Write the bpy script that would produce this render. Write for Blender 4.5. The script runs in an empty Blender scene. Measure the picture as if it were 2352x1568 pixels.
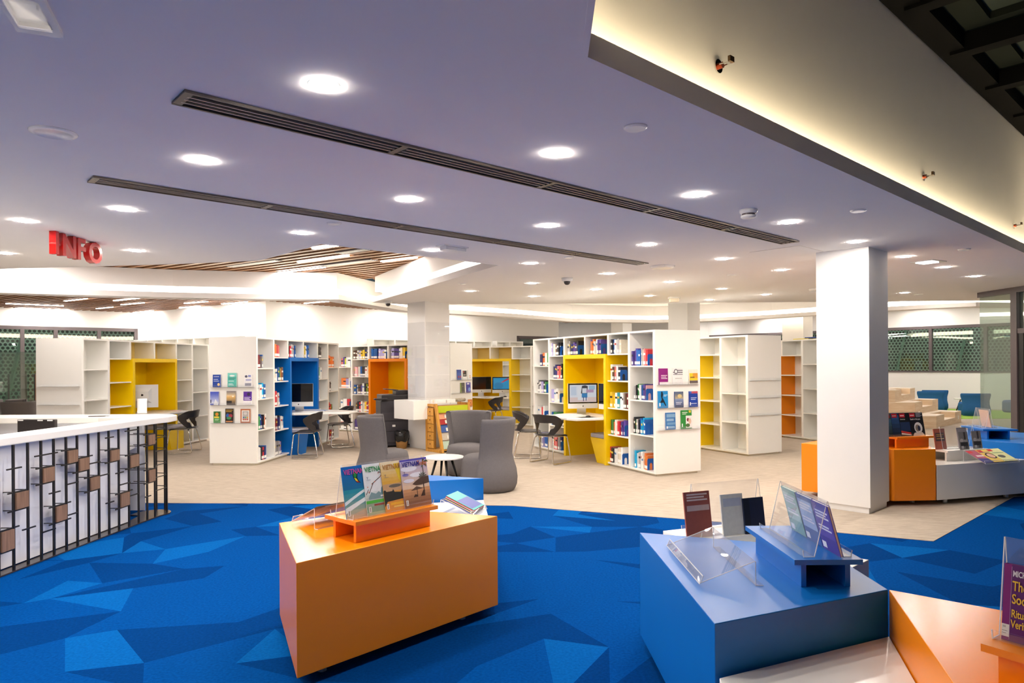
import bpy, math, random
from mathutils import Vector, Matrix
random.seed(7)
R = math.radians
SC = bpy.context.scene
COL = SC.collection

# ------------------------------------------------------------------ camera, world, exposure
cam_d = bpy.data.cameras.new('camera')
cam_d.sensor_width = 36.0
cam_d.lens = 36.0 * 1590 / 2352
cam_d.shift_y = (837 - 784) / 2352
cam_d.clip_start = 0.05
cam_d.clip_end = 200
cam = bpy.data.objects.new('camera', cam_d)
COL.objects.link(cam)
cam.matrix_world = Matrix.Translation((0, 0, 1.6)) @ Matrix.Rotation(R(90), 4, 'X') @ Matrix.Rotation(-0.007, 4, 'Z')
SC.camera = cam
world = bpy.data.worlds.new('night')
SC.world = world
world.use_nodes = True
world.node_tree.nodes['Background'].inputs[0].default_value = (0.020, 0.026, 0.030, 1)
world.node_tree.nodes['Background'].inputs[1].default_value = 1.0
SC.view_settings.view_transform = 'Standard'
SC.view_settings.look = 'None'
SC.view_settings.exposure = 1.5
SC.view_settings.gamma = 1.0
SC.view_settings.use_curve_mapping = False
SC.cycles.max_bounces = 6
SC.cycles.diffuse_bounces = 4
SC.cycles.glossy_bounces = 3
SC.cycles.transparent_max_bounces = 12
SC.cycles.transmission_bounces = 2
SC.cycles.use_adaptive_sampling = True
SC.cycles.adaptive_threshold = 0.04
SC.cycles.time_limit = 1000
SC.cycles.caustics_reflective = False
SC.cycles.caustics_refractive = False
SC.cycles.sample_clamp_indirect = 6.0

DOWN = 185.0      # radiance of the recessed downlights
TUBE = 44.0       # radiance of the linear lamps under the slat ceilings
LED = 6.0         # radiance of the LED strips in the coves

# ------------------------------------------------------------------ colour and materials
def lin(h):
    h = h.lstrip('#')
    o = []
    for i in (0, 2, 4):
        c = int(h[i:i + 2], 16) / 255
        o.append(c / 12.92 if c <= 0.04045 else ((c + 0.055) / 1.055) ** 2.4)
    return tuple(o) + (1.0,)

def newmat(name):
    m = bpy.data.materials.new(name)
    m.use_nodes = True
    n = m.node_tree.nodes
    return m, n, m.node_tree.links, n['Principled BSDF']

def mat(name, hexcol, rough=0.5, metal=0.0, spec=0.5, noise=0.04, nscale=6.0, coat=0.0, bump=0.0, bscale=200.0):
    m, n, l, p = newmat(name)
    p.inputs['Roughness'].default_value = rough
    p.inputs['Metallic'].default_value = metal
    p.inputs['Specular IOR Level'].default_value = spec
    p.inputs['Coat Weight'].default_value = coat
    p.inputs['Coat Roughness'].default_value = 0.08
    c = lin(hexcol)
    tc = n.new('ShaderNodeTexCoord')
    nz = n.new('ShaderNodeTexNoise')
    nz.inputs['Scale'].default_value = nscale
    nz.inputs['Detail'].default_value = 3
    l.new(tc.outputs['Object'], nz.inputs['Vector'])
    mx = n.new('ShaderNodeMix')
    mx.data_type = 'RGBA'
    l.new(nz.outputs['Fac'], mx.inputs[0])
    mx.inputs[6].default_value = tuple(x * (1 - noise) for x in c[:3]) + (1,)
    mx.inputs[7].default_value = tuple(min(1, x * (1 + noise)) for x in c[:3]) + (1,)
    l.new(mx.outputs[2], p.inputs['Base Color'])
    if bump:
        n2 = n.new('ShaderNodeTexNoise')
        n2.inputs['Scale'].default_value = bscale
        n2.inputs['Detail'].default_value = 2
        l.new(tc.outputs['Object'], n2.inputs['Vector'])
        b = n.new('ShaderNodeBump')
        b.inputs['Strength'].default_value = bump
        b.inputs['Distance'].default_value = 0.01
        l.new(n2.outputs['Fac'], b.inputs['Height'])
        l.new(b.outputs['Normal'], p.inputs['Normal'])
    return m

def emis(name, hexcol, strength):
    m = bpy.data.materials.new(name)
    m.use_nodes = True
    n = m.node_tree.nodes
    n.clear()
    o = n.new('ShaderNodeOutputMaterial')
    e = n.new('ShaderNodeEmission')
    e.inputs[0].default_value = lin(hexcol)
    e.inputs[1].default_value = strength
    m.node_tree.links.new(e.outputs[0], o.inputs[0])
    return m

def clear(name, hexcol='#ffffff', body=0.03, ior=1.45, rough=0.0, tint=None):
    """thin clear sheet: mostly see-through, a fresnel reflection and a trace of milky body"""
    m = bpy.data.materials.new(name)
    m.use_nodes = True
    n = m.node_tree.nodes
    l = m.node_tree.links
    n.clear()
    o = n.new('ShaderNodeOutputMaterial')
    t = n.new('ShaderNodeBsdfTransparent')
    t.inputs[0].default_value = lin(tint) if tint else (1, 1, 1, 1)
    d = n.new('ShaderNodeBsdfDiffuse')
    d.inputs[0].default_value = lin(hexcol)
    g = n.new('ShaderNodeBsdfGlossy')
    g.inputs['Roughness'].default_value = rough
    fr = n.new('ShaderNodeFresnel')
    ge = n.new('ShaderNodeNewGeometry')          # a thin sheet reflects alike from both of its faces
    mr = n.new('ShaderNodeMapRange')
    mr.inputs[3].default_value = ior
    mr.inputs[4].default_value = 1 / ior
    l.new(ge.outputs['Backfacing'], mr.inputs[0])
    l.new(mr.outputs[0], fr.inputs[0])
    a = n.new('ShaderNodeMixShader')
    a.inputs[0].default_value = body
    l.new(t.outputs[0], a.inputs[1])
    l.new(d.outputs[0], a.inputs[2])
    b = n.new('ShaderNodeMixShader')
    l.new(fr.outputs[0], b.inputs[0])
    l.new(a.outputs[0], b.inputs[1])
    l.new(g.outputs[0], b.inputs[2])
    l.new(b.outputs[0], o.inputs[0])
    return m

def vcol(name, rough=0.45, spec=0.5, noise=0.05, nscale=30.0, bump=0.0, bscale=300.0):
    """colour comes from the mesh's own colour attribute (printed covers, carpet shards)"""
    m, n, l, p = newmat(name)
    p.inputs['Roughness'].default_value = rough
    p.inputs['Specular IOR Level'].default_value = spec
    a = n.new('ShaderNodeAttribute')
    a.attribute_name = 'Col'
    tc = n.new('ShaderNodeTexCoord')
    nz = n.new('ShaderNodeTexNoise')
    nz.inputs['Scale'].default_value = nscale
    nz.inputs['Detail'].default_value = 4
    l.new(tc.outputs['Object'], nz.inputs['Vector'])
    mr = n.new('ShaderNodeMapRange')
    mr.inputs[1].default_value = 0.3
    mr.inputs[2].default_value = 0.7
    mr.inputs[3].default_value = 1 - noise
    mr.inputs[4].default_value = 1 + noise
    l.new(nz.outputs['Fac'], mr.inputs[0])
    h = n.new('ShaderNodeVectorMath')
    h.operation = 'SCALE'
    l.new(a.outputs['Color'], h.inputs[0])
    l.new(mr.outputs[0], h.inputs['Scale'])
    l.new(h.outputs[0], p.inputs['Base Color'])
    if bump:
        b = n.new('ShaderNodeBump')
        b.inputs['Strength'].default_value = bump
        b.inputs['Distance'].default_value = 0.01
        n2 = n.new('ShaderNodeTexNoise')
        n2.inputs['Scale'].default_value = bscale
        l.new(tc.outputs['Object'], n2.inputs['Vector'])
        l.new(n2.outputs['Fac'], b.inputs['Height'])
        l.new(b.outputs['Normal'], p.inputs['Normal'])
    return m

def woodmat(name, c1, c2, scale=3.0, stretch=(1, 12, 12), rough=0.45):
    m, n, l, p = newmat(name)
    p.inputs['Roughness'].default_value = rough
    tc = n.new('ShaderNodeTexCoord')
    mp = n.new('ShaderNodeMapping')
    mp.inputs['Scale'].default_value = stretch
    l.new(tc.outputs['Object'], mp.inputs[0])
    nz = n.new('ShaderNodeTexNoise')
    nz.inputs['Scale'].default_value = scale
    nz.inputs['Detail'].default_value = 6
    l.new(mp.outputs[0], nz.inputs['Vector'])
    cr = n.new('ShaderNodeValToRGB')
    cr.color_ramp.elements[0].position = 0.35
    cr.color_ramp.elements[1].position = 0.68
    cr.color_ramp.elements[0].color = lin(c1)
    cr.color_ramp.elements[1].color = lin(c2)
    l.new(nz.outputs['Fac'], cr.inputs[0])
    l.new(cr.outputs[0], p.inputs['Base Color'])
    return m

def floormat():
    """beige carpet tile: fine streaks woven along one direction"""
    m, n, l, p = newmat('beige_carpet')
    p.inputs['Roughness'].default_value = 0.95
    p.inputs['Specular IOR Level'].default_value = 0.15
    tc = n.new('ShaderNodeTexCoord')
    mp = n.new('ShaderNodeMapping')
    mp.inputs['Scale'].default_value = (2.2, 26, 1)
    mp.inputs['Rotation'].default_value = (0, 0, R(-12))
    l.new(tc.outputs['Object'], mp.inputs[0])
    nz = n.new('ShaderNodeTexNoise')
    nz.inputs['Scale'].default_value = 2.4
    nz.inputs['Detail'].default_value = 7
    nz.inputs['Roughness'].default_value = 0.7
    l.new(mp.outputs[0], nz.inputs['Vector'])
    cr = n.new('ShaderNodeValToRGB')
    cr.color_ramp.elements[0].position = 0.32
    cr.color_ramp.elements[1].position = 0.70
    cr.color_ramp.elements[0].color = lin('#9c8f80')
    cr.color_ramp.elements[1].color = lin('#c9bbaa')
    l.new(nz.outputs['Fac'], cr.inputs[0])
    l.new(cr.outputs[0], p.inputs['Base Color'])
    return m

def perfmat():
    """facade sheet with a hexagonal field of round holes"""
    m, n, l, p = newmat('perforated_sheet')
    p.inputs['Base Color'].default_value = lin('#c6d4cb')
    p.inputs['Roughness'].default_value = 0.5
    tc = n.new('ShaderNodeTexCoord')
    sep = n.new('ShaderNodeSeparateXYZ')
    l.new(tc.outputs['Object'], sep.inputs[0])
    def mth(op, a, b=None):
        x = n.new('ShaderNodeMath')
        x.operation = op
        for i, v in enumerate((a, b)):
            if v is None:
                continue
            if isinstance(v, (int, float)):
                x.inputs[i].default_value = v
            else:
                l.new(v, x.inputs[i])
        return x.outputs[0]
    s = 8.0
    u = mth('MULTIPLY', sep.outputs[0], s)
    v = mth('MULTIPLY', sep.outputs[2], s * 1.1547)
    row = mth('FLOOR', v)
    odd = mth('MULTIPLY', mth('MODULO', row, 2.0), 0.5)
    fu = mth('SUBTRACT', mth('FRACT', mth('ADD', u, odd)), 0.5)
    fv = mth('MULTIPLY', mth('SUBTRACT', mth('FRACT', v), 0.5), 0.866)
    d2 = mth('ADD', mth('MULTIPLY', fu, fu), mth('MULTIPLY', fv, fv))
    hole = mth('LESS_THAN', d2, 0.35 * 0.35)
    inv = mth('SUBTRACT', 1.0, hole)
    l.new(inv, p.inputs['Alpha'])
    return m

MT = {}
def defmats():
    MT['wall'] = mat('wall_paint', '#f0eeeb', 0.8, spec=0.2, noise=0.01)
    MT['ceil'] = mat('ceiling_paint', '#f1efee', 0.9, spec=0.1, noise=0.01)
    MT['white'] = mat('white_lacquer', '#f7f6f1', 0.22, spec=0.5, noise=0.01)
    MT['cream'] = mat('cream_panel', '#ece3cc', 0.4, noise=0.02)
    MT['yellow'] = mat('yellow_lacquer', '#ffd500', 0.32, noise=0.02)
    MT['paleyellow'] = mat('pale_yellow_panel', '#eed486', 0.5, noise=0.02)
    MT['orange'] = mat('orange_lacquer', '#f78d0a', 0.24, noise=0.02)
    MT['blue'] = mat('blue_lacquer', '#0a6cc0', 0.34, spec=0.35, noise=0.02)
    MT['black'] = mat('black_metal', '#17171a', 0.35, noise=0.05)
    MT['blackplastic'] = mat('black_plastic', '#2b2728', 0.38, noise=0.05)
    MT['darkframe'] = mat('dark_window_frame', '#5c5355', 0.4, noise=0.03)
    MT['skyframe'] = mat('skylight_frame', '#151412', 0.8, spec=0.05, noise=0.05)
    MT['chrome'] = mat('chrome', '#e8e4de', 0.12, metal=1.0, noise=0.01)
    MT['alu'] = mat('aluminium', '#d9d9d8', 0.28, metal=0.85, noise=0.01)
    MT['alupaint'] = mat('silver_plastic', '#dfe0e0', 0.3, noise=0.01)
    MT['screenoff'] = mat('dark_screen', '#08080a', 0.08, noise=0.0)
    MT['greyfab'] = mat('grey_felt', '#716d6d', 0.95, spec=0.1, noise=0.08, nscale=40, bump=0.3, bscale=260)
    MT['bluefab'] = mat('blue_felt', '#33659c', 0.95, spec=0.1, noise=0.08, nscale=40, bump=0.3, bscale=260)
    MT['cushion'] = mat('grey_vinyl', '#b6b4be', 0.5, noise=0.03)
    MT['bookend'] = mat('blue_steel', '#0d58ad', 0.3, noise=0.02)
    MT['ventblade'] = mat('vent_blade', '#b9b2a6', 0.3, metal=0.3, noise=0.03)
    MT['ventmetal'] = mat('vent_metal', '#6b645c', 0.35, metal=0.6, noise=0.03)
    MT['label'] = mat('paper_white', '#f4f2ee', 0.6, noise=0.02)
    MT['red'] = mat('red_gloss', '#c81414', 0.2, noise=0.02, coat=0.4)
    MT['print'] = vcol('printed_paper', 0.4)
    MT['carpet'] = vcol('blue_carpet', 1.0, 0.02, 0.16, 60, 0.5, 400)
    MT['floor'] = floormat()
    MT['green'] = mat('green_carpet', '#8fb43f', 0.95, noise=0.1, nscale=40)
    MT['ply'] = woodmat('birch_ply', '#e3c7a4', '#f0dcc0', 2.0, (1.5, 1.5, 14))
    MT['oak'] = woodmat('oiled_beech', '#c58a35', '#dda44c', 3.0, (6, 6, 1))
    MT['walnut'] = woodmat('walnut_tile', '#7c5f4c', '#98765f', 4.0, (14, 14, 1))
    MT['slat'] = woodmat('ceiling_slat', '#7a4e2c', '#9a6b40', 3.0, (1, 10, 10))
    MT['slatvoid'] = mat('black_void', '#241a14', 0.9)
    MT['wicker'] = mat('wicker', '#a97c42', 0.7, noise=0.25, nscale=60, bump=0.8, bscale=90)
    MT['bag'] = mat('bin_liner', '#1d1d1d', 0.22, noise=0.1, bump=1.0, bscale=18)
    MT['acrylic'] = clear('clear_acrylic', '#e8f0ff', 0.03, 1.4)
    MT['edge'] = clear('acrylic_edge', '#ffffff', 0.65)
    MT['glass'] = clear('window_glass', '#c9dcd2', 0.02, 1.6, tint='#e4efe8')
    MT['partition'] = clear('partition_glass', '#c9dcd2', 0.03, 2.3, tint='#dfe9e2')
    MT['skyglass'] = mat('night_glass', '#4a5249', 0.25, spec=0.15, noise=0.1)
    MT['perf'] = perfmat()
    MT['lamp'] = emis('downlight_glow', '#fff4e8', DOWN)
    MT['tube'] = emis('tube_glow', '#fff6ee', TUBE)
    MT['led'] = emis('led_strip_glow', '#fff0d4', LED)
    MT['ledatrium'] = emis('atrium_led_glow', '#ffe9bd', 10.0)
    MT['extlamp'] = emis('facade_lamp_glow', '#e6fff0', 12.0)
    MT['emlamp'] = emis('emergency_lamp_glow', '#ffffff', 1.5)
    MT['desklam'] = mat('desk_laminate', '#f3f1ec', 0.25, noise=0.01)
    MT['cladding'] = mat('counter_panel', '#eef0f8', 0.35, noise=0.03, nscale=2)
defmats()

# ------------------------------------------------------------------ mesh builder
class MB:
    def __init__(s):
        s.v, s.f, s.m, s.c = [], [], [], []
    def face(s, pts, m=0, c=None):
        i = len(s.v)
        s.v += [tuple(p) for p in pts]
        s.f.append(tuple(range(i, i + len(pts))))
        s.m.append(m)
        s.c.append(c)
    def hexa(s, a, b, m=0, c=None):
        """a: lower ring, b: upper ring (counter-clockwise, same count)"""
        i = len(s.v)
        n = len(a)
        s.v += [tuple(p) for p in a] + [tuple(p) for p in b]
        fs = [tuple(range(i + n - 1, i - 1, -1)), tuple(range(i + n, i + 2 * n))]
        for k in range(n):
            j = (k + 1) % n
            fs.append((i + k, i + j, i + n + j, i + n + k))
        s.f += fs
        s.m += [m] * len(fs)
        s.c += [c] * len(fs)
    def box(s, x0, x1, y0, y1, z0, z1, m=0, c=None):
        if x0 > x1: x0, x1 = x1, x0
        if y0 > y1: y0, y1 = y1, y0
        q = [(x0, y0), (x1, y0), (x1, y1), (x0, y1)]
        s.hexa([(x, y, z0) for x, y in q], [(x, y, z1) for x, y in q], m, c)
    def prism(s, poly, z0, z1, m=0, c=None):
        ar = sum(poly[k][0] * poly[(k + 1) % len(poly)][1] - poly[(k + 1) % len(poly)][0] * poly[k][1] for k in range(len(poly)))
        p = list(poly) if ar > 0 else list(poly)[::-1]
        s.hexa([(x, y, z0) for x, y in p], [(x, y, z1) for x, y in p], m, c)
    def bar(s, p, q, w, h=None, m=0, c=None, up=(0, 0, 1)):
        h = h or w
        p, q, up = Vector(p), Vector(q), Vector(up)
        d = (q - p).normalized()
        if abs(d.dot(up)) > 0.98:
            up = Vector((1, 0, 0))
        a = d.cross(up).normalized() * (w / 2)
        b = a.cross(d).normalized() * (h / 2)
        r = lambda o: [o - a - b, o + a - b, o + a + b, o - a + b]
        s.hexa(r(q)[::1], r(p)[::1], m, c)
    def tube(s, path, r, n=8, m=0, c=None, caps=True):
        P = [Vector(p) for p in path]
        i0 = len(s.v)
        prev = None
        for k, p in enumerate(P):
            d = (P[min(k + 1, len(P) - 1)] - P[max(k - 1, 0)]).normalized()
            if prev is None:
                u = d.cross(Vector((0, 0, 1)))
                if u.length < 1e-3:
                    u = d.cross(Vector((1, 0, 0)))
            else:
                u = prev - d * prev.dot(d)
            u.normalize()
            prev = u
            w = d.cross(u)
            rr = r[k] if isinstance(r, (list, tuple)) else r
            for j in range(n):
                a = 2 * math.pi * j / n
                s.v.append(tuple(p + u * (rr * math.cos(a)) + w * (rr * math.sin(a))))
        for k in range(len(P) - 1):
            for j in range(n):
                a = i0 + k * n + j
                b = i0 + k * n + (j + 1) % n
                s.f.append((a, a + n, b + n, b)[::-1])
                s.m.append(m); s.c.append(c)
        if caps:
            s.f.append(tuple(i0 + j for j in range(n))[::-1]); s.m.append(m); s.c.append(c)
            s.f.append(tuple(i0 + (len(P) - 1) * n + j for j in range(n))); s.m.append(m); s.c.append(c)
    def lathe(s, prof, n=24, cx=0, cy=0, m=0, c=None):
        i0 = len(s.v)
        for (r, z) in prof:
            for j in range(n):
                a = 2 * math.pi * j / n
                s.v.append((cx + r * math.cos(a), cy + r * math.sin(a), z))
        for k in range(len(prof) - 1):
            for j in range(n):
                a = i0 + k * n + j
                b = i0 + k * n + (j + 1) % n
                s.f.append((a, b, b + n, a + n)); s.m.append(m); s.c.append(c)
        if prof[0][0] > 1e-6:
            s.f.append(tuple(i0 + j for j in range(n))[::-1]); s.m.append(m); s.c.append(c)
        if prof[-1][0] > 1e-6:
            s.f.append(tuple(i0 + (len(prof) - 1) * n + j for j in range(n))); s.m.append(m); s.c.append(c)
    def grid(s, pts, m=0, c=None):
        i0 = len(s.v)
        H, W = len(pts), len(pts[0])
        for row in pts:
            s.v += [tuple(p) for p in row]
        for a in range(H - 1):
            for b in range(W - 1):
                q = i0 + a * W + b
                s.f.append((q, q + 1, q + W + 1, q + W)); s.m.append(m); s.c.append(c)
    def mesh(s, name, mats, smooth=False):
        me = bpy.data.meshes.new(name)
        me.from_pydata(s.v, [], s.f)
        for k in mats:
            me.materials.append(MT[k] if isinstance(k, str) else k)
        me.polygons.foreach_set('material_index', s.m)
        if any(c is not None for c in s.c):
            at = me.color_attributes.new('Col', 'FLOAT_COLOR', 'CORNER')
            buf = []
            for p in me.polygons:
                c = s.c[p.index] or (0.8, 0.8, 0.8, 1)
                buf += list(c) * p.loop_total
            at.data.foreach_set('color', buf)
        if smooth:
            me.polygons.foreach_set('use_smooth', [True] * len(me.polygons))
        me.update()
        return me
    def build(s, name, mats, parent=None, smooth=False, bevel=0.0, seg=2):
        if not isinstance(mats, (list, tuple)):
            mats = [mats]
        me = s.mesh(name, mats, smooth)
        o = bpy.data.objects.new(name, me)
        COL.objects.link(o)
        if parent is not None:
            o.parent = parent
        if bevel:
            b = o.modifiers.new('bevel', 'BEVEL')
            b.width = bevel
            b.segments = seg
            b.limit_method = 'ANGLE'
            b.angle_limit = R(40)
        return o

def tag(o, label=None, cat=None, group=None, kind=None):
    if label: o['label'] = label
    if cat: o['category'] = cat
    if group: o['group'] = group
    if kind: o['kind'] = kind
    return o

def thing(name, label, cat, loc=(0, 0, 0), rz=0.0, group=None):
    o = bpy.data.objects.new(name, None)
    o.empty_display_size = 0.1
    COL.objects.link(o)
    o.location = loc
    o.rotation_euler = (0, 0, rz)
    return tag(o, label, cat, group)

def struct(mb, name, mats, parent=None, **k):
    o = mb.build(name, mats, parent, **k)
    if parent is None:
        o['kind'] = 'structure'
    return o

def copy_tree(o, parent=None):
    c = o.copy()
    COL.objects.link(c)
    c.parent = parent
    for ch in list(o.children):
        copy_tree(ch, c)
    return c

def one(name, mats, parent, *boxes, bevel=0.0):
    mb = MB()
    for b in boxes:
        mb.box(*b)
    return mb.build(name, mats, parent, bevel=bevel)

def letters(text, size, depth, matrix, material, parent, name='lettering', sx=1.0, align='LEFT', shear=0.0, bold=0.0):
    cu = bpy.data.curves.new(name, 'FONT')
    cu.body = text
    cu.size = size
    cu.extrude = depth
    cu.align_x = align
    cu.shear = shear
    cu.offset = bold
    cu.resolution_u = 3
    t = bpy.data.objects.new(name + '_tmp', cu)
    COL.objects.link(t)
    bpy.context.view_layer.update()
    me = bpy.data.meshes.new_from_object(t)
    bpy.data.objects.remove(t)
    me.transform(matrix @ Matrix.Diagonal((sx, 1, 1, 1)))
    me.materials.clear()
    me.materials.append(MT[material] if isinstance(material, str) else material)
    me.name = name
    o = bpy.data.objects.new(name, me)
    COL.objects.link(o)
    o.parent = parent
    return o

_flat = {}
def flat(hexcol):
    if hexcol not in _flat:
        _flat[hexcol] = mat('ink_' + hexcol.strip('#'), hexcol, 0.5, noise=0.01)
    return _flat[hexcol]

D1 = Vector((math.sin(0.82), math.cos(0.82)))     # the building's two directions on plan
D2 = Vector((-math.cos(0.82), math.sin(0.82)))
A1 = math.atan2(D1.y, D1.x)
CH = 2.81                                         # height of the flat ceiling
SL, SR = 3.3, 3.45                                # heights of the slatted ceilings

# ================================================================== STRUCTURE
def build_floor():
    # blue carpet: shards of three blues woven into one sheet
    mb = MB()
    tones = [lin('#00468e'), lin('#00468e'), lin('#00468e'), lin('#003878'), lin('#003878'), lin('#045aa4')]
    rnd = random.Random(11)
    nx, ny, sx, sy = 60, 44, 0.46, 0.42
    pt = {}
    ca, sa = math.cos(R(24)), math.sin(R(24))
    for i in range(nx + 1):
        for j in range(ny + 1):
            x = (i - nx / 2 + rnd.uniform(-.38, .38) + 0.5 * (j % 2)) * sx
            y = (j - ny / 2 + rnd.uniform(-.38, .38)) * sy
            pt[i, j] = (ca * x - sa * y + 0.5, sa * x + ca * y + 3.6, 0.0)
    for i in range(nx):
        for j in range(ny):
            q = [pt[i, j], pt[i + 1, j], pt[i + 1, j + 1], pt[i, j + 1]]
            if rnd.random() < 0.3:
                a, b = rnd.choice(tones), rnd.choice(tones)
                if rnd.random() < 0.5:
                    mb.face(q[:3], 0, a); mb.face([q[0], q[2], q[3]], 0, b)
                else:
                    mb.face([q[0], q[1], q[3]], 0, a); mb.face(q[1:], 0, b)
            else:
                mb.face(q, 0, rnd.choice(tones))
    mb2 = MB()
    for f, c in zip(mb.f, mb.c):
        q = [mb.v[k] for k in f]
        if max(p[1] for p in q) > -0.6 and max(p[0] for p in q) > -5.2:
            mb2.face(q, 0, c)
    mb = mb2
    o = struct(mb, 'floor_carpet', 'carpet')
    tag(o, 'bright blue carpet woven with angular darker and lighter shards', 'carpet')
    # beige carpet tile beyond the zig-zag edge
    mb = MB()
    edge = [(-13, 8.62), (-4.35, 8.15), (-2.0, 8.02), (0.0, 7.84), (2.15, 6.94), (3.74, 6.16), (5.9, 8.15), (9, 8.9), (17, 9.4)]
    poly = edge + [(22, 14), (22, 36), (-22, 36), (-22, 14)]
    mb.prism(poly, -0.05, 0.004)
    o = struct(mb, 'floor', 'floor')
    tag(o, 'beige streaked carpet tile floor around the bookcases', 'floor')
    mb = MB()
    mb.box(-22, 22, -8, 36, -0.2, -0.06)
    struct(mb, 'floor_slab', 'floor')
    # green carpet under the blue lounge chairs
    mb = MB()
    mb.prism([(12.4, 19.2), (16.5, 19.2), (16.5, 21.4), (13.9, 24.2), (11.6, 22.6)], 0.0, 0.010)
    o = struct(mb, 'floor_green_carpet', 'green')
    tag(o, 'grass-green carpet patch under the blue lounge chairs', 'carpet')
build_floor()

OPEN = [(-13, 9.3), (-6.23, 8.43), (-5.14, 8.30), (-3.96, 8.14), (-2.88, 7.92), (-1.88, 6.87), (-0.16, 8.43), (-2.67, 13.25), (-2.1, 13.82)]
VA, VB = Vector((0.307, 2.726)), Vector((6.45, 8.40))
LIPD = (VB - VA).normalized()
LIPN = Vector((-LIPD.y, LIPD.x))

def strip(mb, line, off0, off1, z0, z1, m=0, closed=False):
    """vertical band following a plan polyline, between two offsets to its left"""
    P = [Vector(p) for p in line]
    n = len(P)
    def offs(k, d):
        a = (P[k] - P[k - 1]).normalized() if k > 0 else (P[1] - P[0]).normalized()
        b = (P[k + 1] - P[k]).normalized() if k < n - 1 else (P[-1] - P[-2]).normalized()
        na, nb = Vector((-a.y, a.x)), Vector((-b.y, b.x))
        t = (na + nb)
        t = t / max(0.35, t.length_squared / 2)
        return P[k] + t * d
    A = [offs(k, off0) for k in range(n)]
    B = [offs(k, off1) for k in range(n)]
    for k in range(n - 1):
        q = [A[k], A[k + 1], B[k + 1], B[k]]
        mb.prism([(p.x, p.y) for p in q], z0, z1, m)

def cove(line, name, led_name, ztop, inward=1.0, label=None):
    """hung bulkhead: lower lip, lit slot above it, plain face up to the slats; the line is its front, its back lies to the left"""
    mb = MB()
    s = inward
    strip(mb, line, 0.03 * s, 0.42 * s, CH + 0.003, CH + 0.018)   # soffit
    strip(mb, line, 0, 0.03 * s, CH - 0.002, CH + 0.09)           # lip
    strip(mb, line, 0.05 * s, 0.42 * s, CH + 0.20, ztop)      # upper face
    o = struct(mb, name, 'ceil')
    tag(o, label)
    mb = MB()
    strip(mb, line, 0.17 * s, 0.19 * s, CH + 0.04, CH + 0.19)
    struct(mb, led_name, 'led', o)
    return o

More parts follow.
